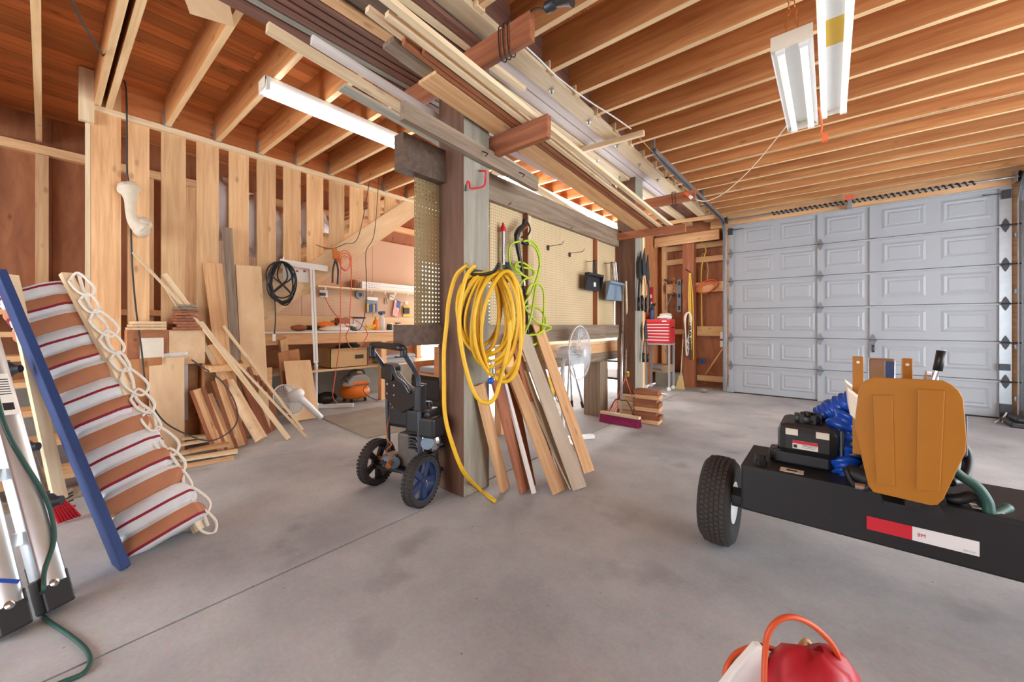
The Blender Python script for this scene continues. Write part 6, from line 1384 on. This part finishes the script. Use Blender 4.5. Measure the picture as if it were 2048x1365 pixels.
lx0, lx1 = W(1585,895,Y=2.355).x, W(1636,910,Y=2.355).x; q = MB(); q.bb(lx0,lx1,2.356,2.361,.59,.63); lb = obj('warning_label', q, m['paper'], ls)
q = MB(); q.bb(lx0,lx1,2.3545,2.356,.616,.63); obj('label_band', q, m['redplastic'], lb)
q = MB(); q.bb((lx0*.62+lx1*.38),lx1-.004,2.3545,2.356,.612,.6135); q.bb((lx0*.62+lx1*.38),lx1-.006,2.3545,2.356,.606,.6075); q.bb((lx0*.62+lx1*.38),lx1-.01,2.3545,2.356,.599,.6005); obj('label_print', q, m['black'], lb)['kind'] = 'stuff'
q = MB(); q.bb(lx0+.004,lx0+.018,2.3545,2.356,.595,.61); obj('label_symbol', q, m['black'], lb)
a_, b_ = W(1558,945,z=.5), W(1606,955,z=.5); q = MB(); q.bb(a_.x,b_.x,SY+.03,SY+.09,.499,.501); pl_ = obj('data_plate', q, m['cream'], ls); q = MB(); q.bb(a_.x+.025,b_.x-.025,SY+.05,SY+.07,.501,.5015); obj('plate_print', q, m['black'], pl_)
q = MB(); q.tube([(e1+.01,2.4,.52),(e1+.01,2.4,.69),(e1+.01,2.6,.70)], .008, 6); obj('guard_bar', q, m['steel_dark'], ls)
q = MB(); q.cyl((e1+.03,2.3,.54),(e1+.10,2.27,.53),.035,14); obj('oil_pump', q, m['iron'], ls, smooth=40); q = MB(); q.tube(smooth_pts([(e1+.02,2.28,.56),(e1+.05,2.25,.50),(e1+.09,2.23,.505),(e1+.11,2.24,.56)], 5), .014, 8); obj('fitting', q, m['iron'], ls, smooth=True)
q = MB(); q.cyl((e1+.05,2.235,.503),(e1+.09,2.235,.503),.016,10); obj('clamp', q, m['chrome'], ls)
for k, pts in enumerate(([W(1900,965,Y=2.3),W(1925,960,Y=2.4),W(1935,930,Y=2.45),W(1930,900,Y=2.45),W(1905,870,Y=2.4)],[W(1895,930,Y=2.25),W(1925,955,Y=2.25),W(1955,975,Y=2.25),W(1975,1005,Y=2.25),W(1982,1030,Y=2.25),(.52,2.32,.51)])):
    q = MB(); q.tube(smooth_pts(pts, 6), .017, 10); obj('hydraulic_hose', q, m['black'] if k == 0 else m['greencord'], ls, smooth=True)
q = MB(); q.tube(smooth_pts([(.36,2.28,.51),(.39,2.27,.52),(.43,2.28,.54),(.46,2.29,.51)], 5), .02, 8); obj('elbow', q, m['steel_dark'], ls, smooth=True)
q = MB(); q.bb(.42,.50,SY+.04,SY+.09,.499,.501); obj('sticker', q, m['cream'], ls)
# blue tarp bundle over the engine side
tp_ = empty('blue_tarp', W(1670,900,Y=2.5), 'shiny blue tarp bunched on the log splitter behind the mustard plate', 'tarp')
q = MB(); q.tube(smooth_pts([W(1634,840,Y=2.62),W(1655,828,Y=2.6),W(1680,815,Y=2.58),W(1710,802,Y=2.55)], 7), [.03+.022*min(1,i/4)+.008*math.sin(i*2.2) for i in range(22)], 16); obj('rolled_fold', q, m['tarp'], tp_, smooth=True)
q = MB(); q.tube(smooth_pts([W(1700,830,Y=2.52),W(1680,860,Y=2.5),W(1682,900,Y=2.46),W(1692,935,Y=2.42),W(1700,955,Y=2.4)], 7), [.055+.012*math.sin(i*1.4) for i in range(29)], 18); obj('hanging_fold', q, m['tarp'], tp_, smooth=True)
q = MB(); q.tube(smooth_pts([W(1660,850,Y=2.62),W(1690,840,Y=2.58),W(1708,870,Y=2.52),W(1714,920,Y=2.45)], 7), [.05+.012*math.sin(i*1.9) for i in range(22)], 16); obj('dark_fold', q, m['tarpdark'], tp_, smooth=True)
q = MB(); q.ell(W(1638,855,Y=2.6), (.04,.03,.025), wob=.2, seed=4); obj('tarp_corner', q, m['bluegrey'], tp_, smooth=True)
# black object at the jamb
t = empty('rubber_mount', W(2040,848,z=0), 'black stepped block on the floor at the dark door jamb', 'block'); p = W(2046,856,z=0); q = MB(); q.bb(p.x-.11,p.x+.3,p.y-.1,p.y+.3,0,.06); obj('base', q, m['blackplastic'], t, bevel=.015); q = MB(); q.bb(p.x-.06,p.x+.25,p.y-.05,p.y+.25,.06,.11); obj('step', q, m['blackplastic'], t, bevel=.02)
cable('door_cord', [W(2005,846,z=.01),W(2008,835,z=.06),W(2013,826,z=.1),W(2004,838,z=.03),W(1990,845,z=.01)], .008, 'whitefab', 'short white cord curled at the foot of the roll-up door')
# ================================================================ RED BAG IN FRONT
bgz = empty('red_bag', (-.05,1.25,0), 'red bag with tall orange loop handles on the floor in the foreground', 'bag')
BC = V((-.025,1.13,0))
q = MB(); vs = []; fs = []; nA = 32; lev = [(0,.15,.11),(.03,.17,.13),(.15,.17,.13),(.29,.125,.10),(.39,.095,.075),(.43,.07,.05),(.445,.02,.015)]
for i, (z, a2, b2) in enumerate(lev):
    for j in range(nA):
        T = 2*PI*j/nA; k2 = 1+.05*math.sin(5*T+z*20)+.03*math.sin(9*T-z*31)
        vs.append(BC + Rt*(a2*k2*math.cos(T)) + Fw*(b2*k2*math.sin(T)) + V((0,0,z+.01*math.sin(3*T))))
for i in range(len(lev)-1):
    for j in range(nA): fs.append((i*nA+j,i*nA+(j+1) % nA,(i+1)*nA+(j+1) % nA,(i+1)*nA+j))
fs.append(tuple(range(nA-1,-1,-1))); fs.append(tuple((len(lev)-1)*nA+j for j in range(nA)))
q.add([V((p.x,p.y,max(p.z,.002))) for p in vs], fs); obj('body', q, m['bagred'], bgz, smooth=True)
dB = BC.x*Fw.x+BC.y*Fw.y
D = lambda u, v, d=0: HP(u, v, dB+d)
q = MB(); q.tube(smooth_pts([D(1528,1375,-.02),D(1530,1310),D(1536,1268),D(1556,1242),D(1585,1235),D(1620,1248),D(1655,1278),D(1675,1310),D(1683,1345),D(1680,1380,.02)], 7), .0062, 8); obj('loop_handle', q, m['bagorange'], bgz, smooth=True)
q = MB(); q.tube(smooth_pts([D(1450,1372,.05),D(1452,1340,.05),D(1470,1310,.06),D(1500,1296,.06),D(1520,1292,.06),D(1550,1300,.06),D(1580,1312,.05),D(1600,1330,.04)], 7), .0062, 8); obj('loop_handle', q, m['bagorange'], bgz, smooth=True)
q = MB(); q.tube(smooth_pts([D(1582,1330,.07),D(1595,1300,.08),D(1610,1282,.08),D(1620,1290,.08),D(1630,1325,.08)], 6), .0055, 8); obj('strap', q, m['tancord'], bgz, smooth=True)
q = MB(); q.prism([D(1440,1385,.02),D(1470,1345,.02),D(1515,1294,.02),D(1528,1296,.02),D(1532,1380,.02)], Fw*.02); obj('white_lining', q, m['whitefab'], bgz, bevel=.004)
q = MB(); q.prism([D(1515,1294,.045),D(1530,1296,.045),D(1540,1375,.045),D(1515,1375,.045)], Fw*.012); obj('dark_trim', q, m['siding'], bgz)
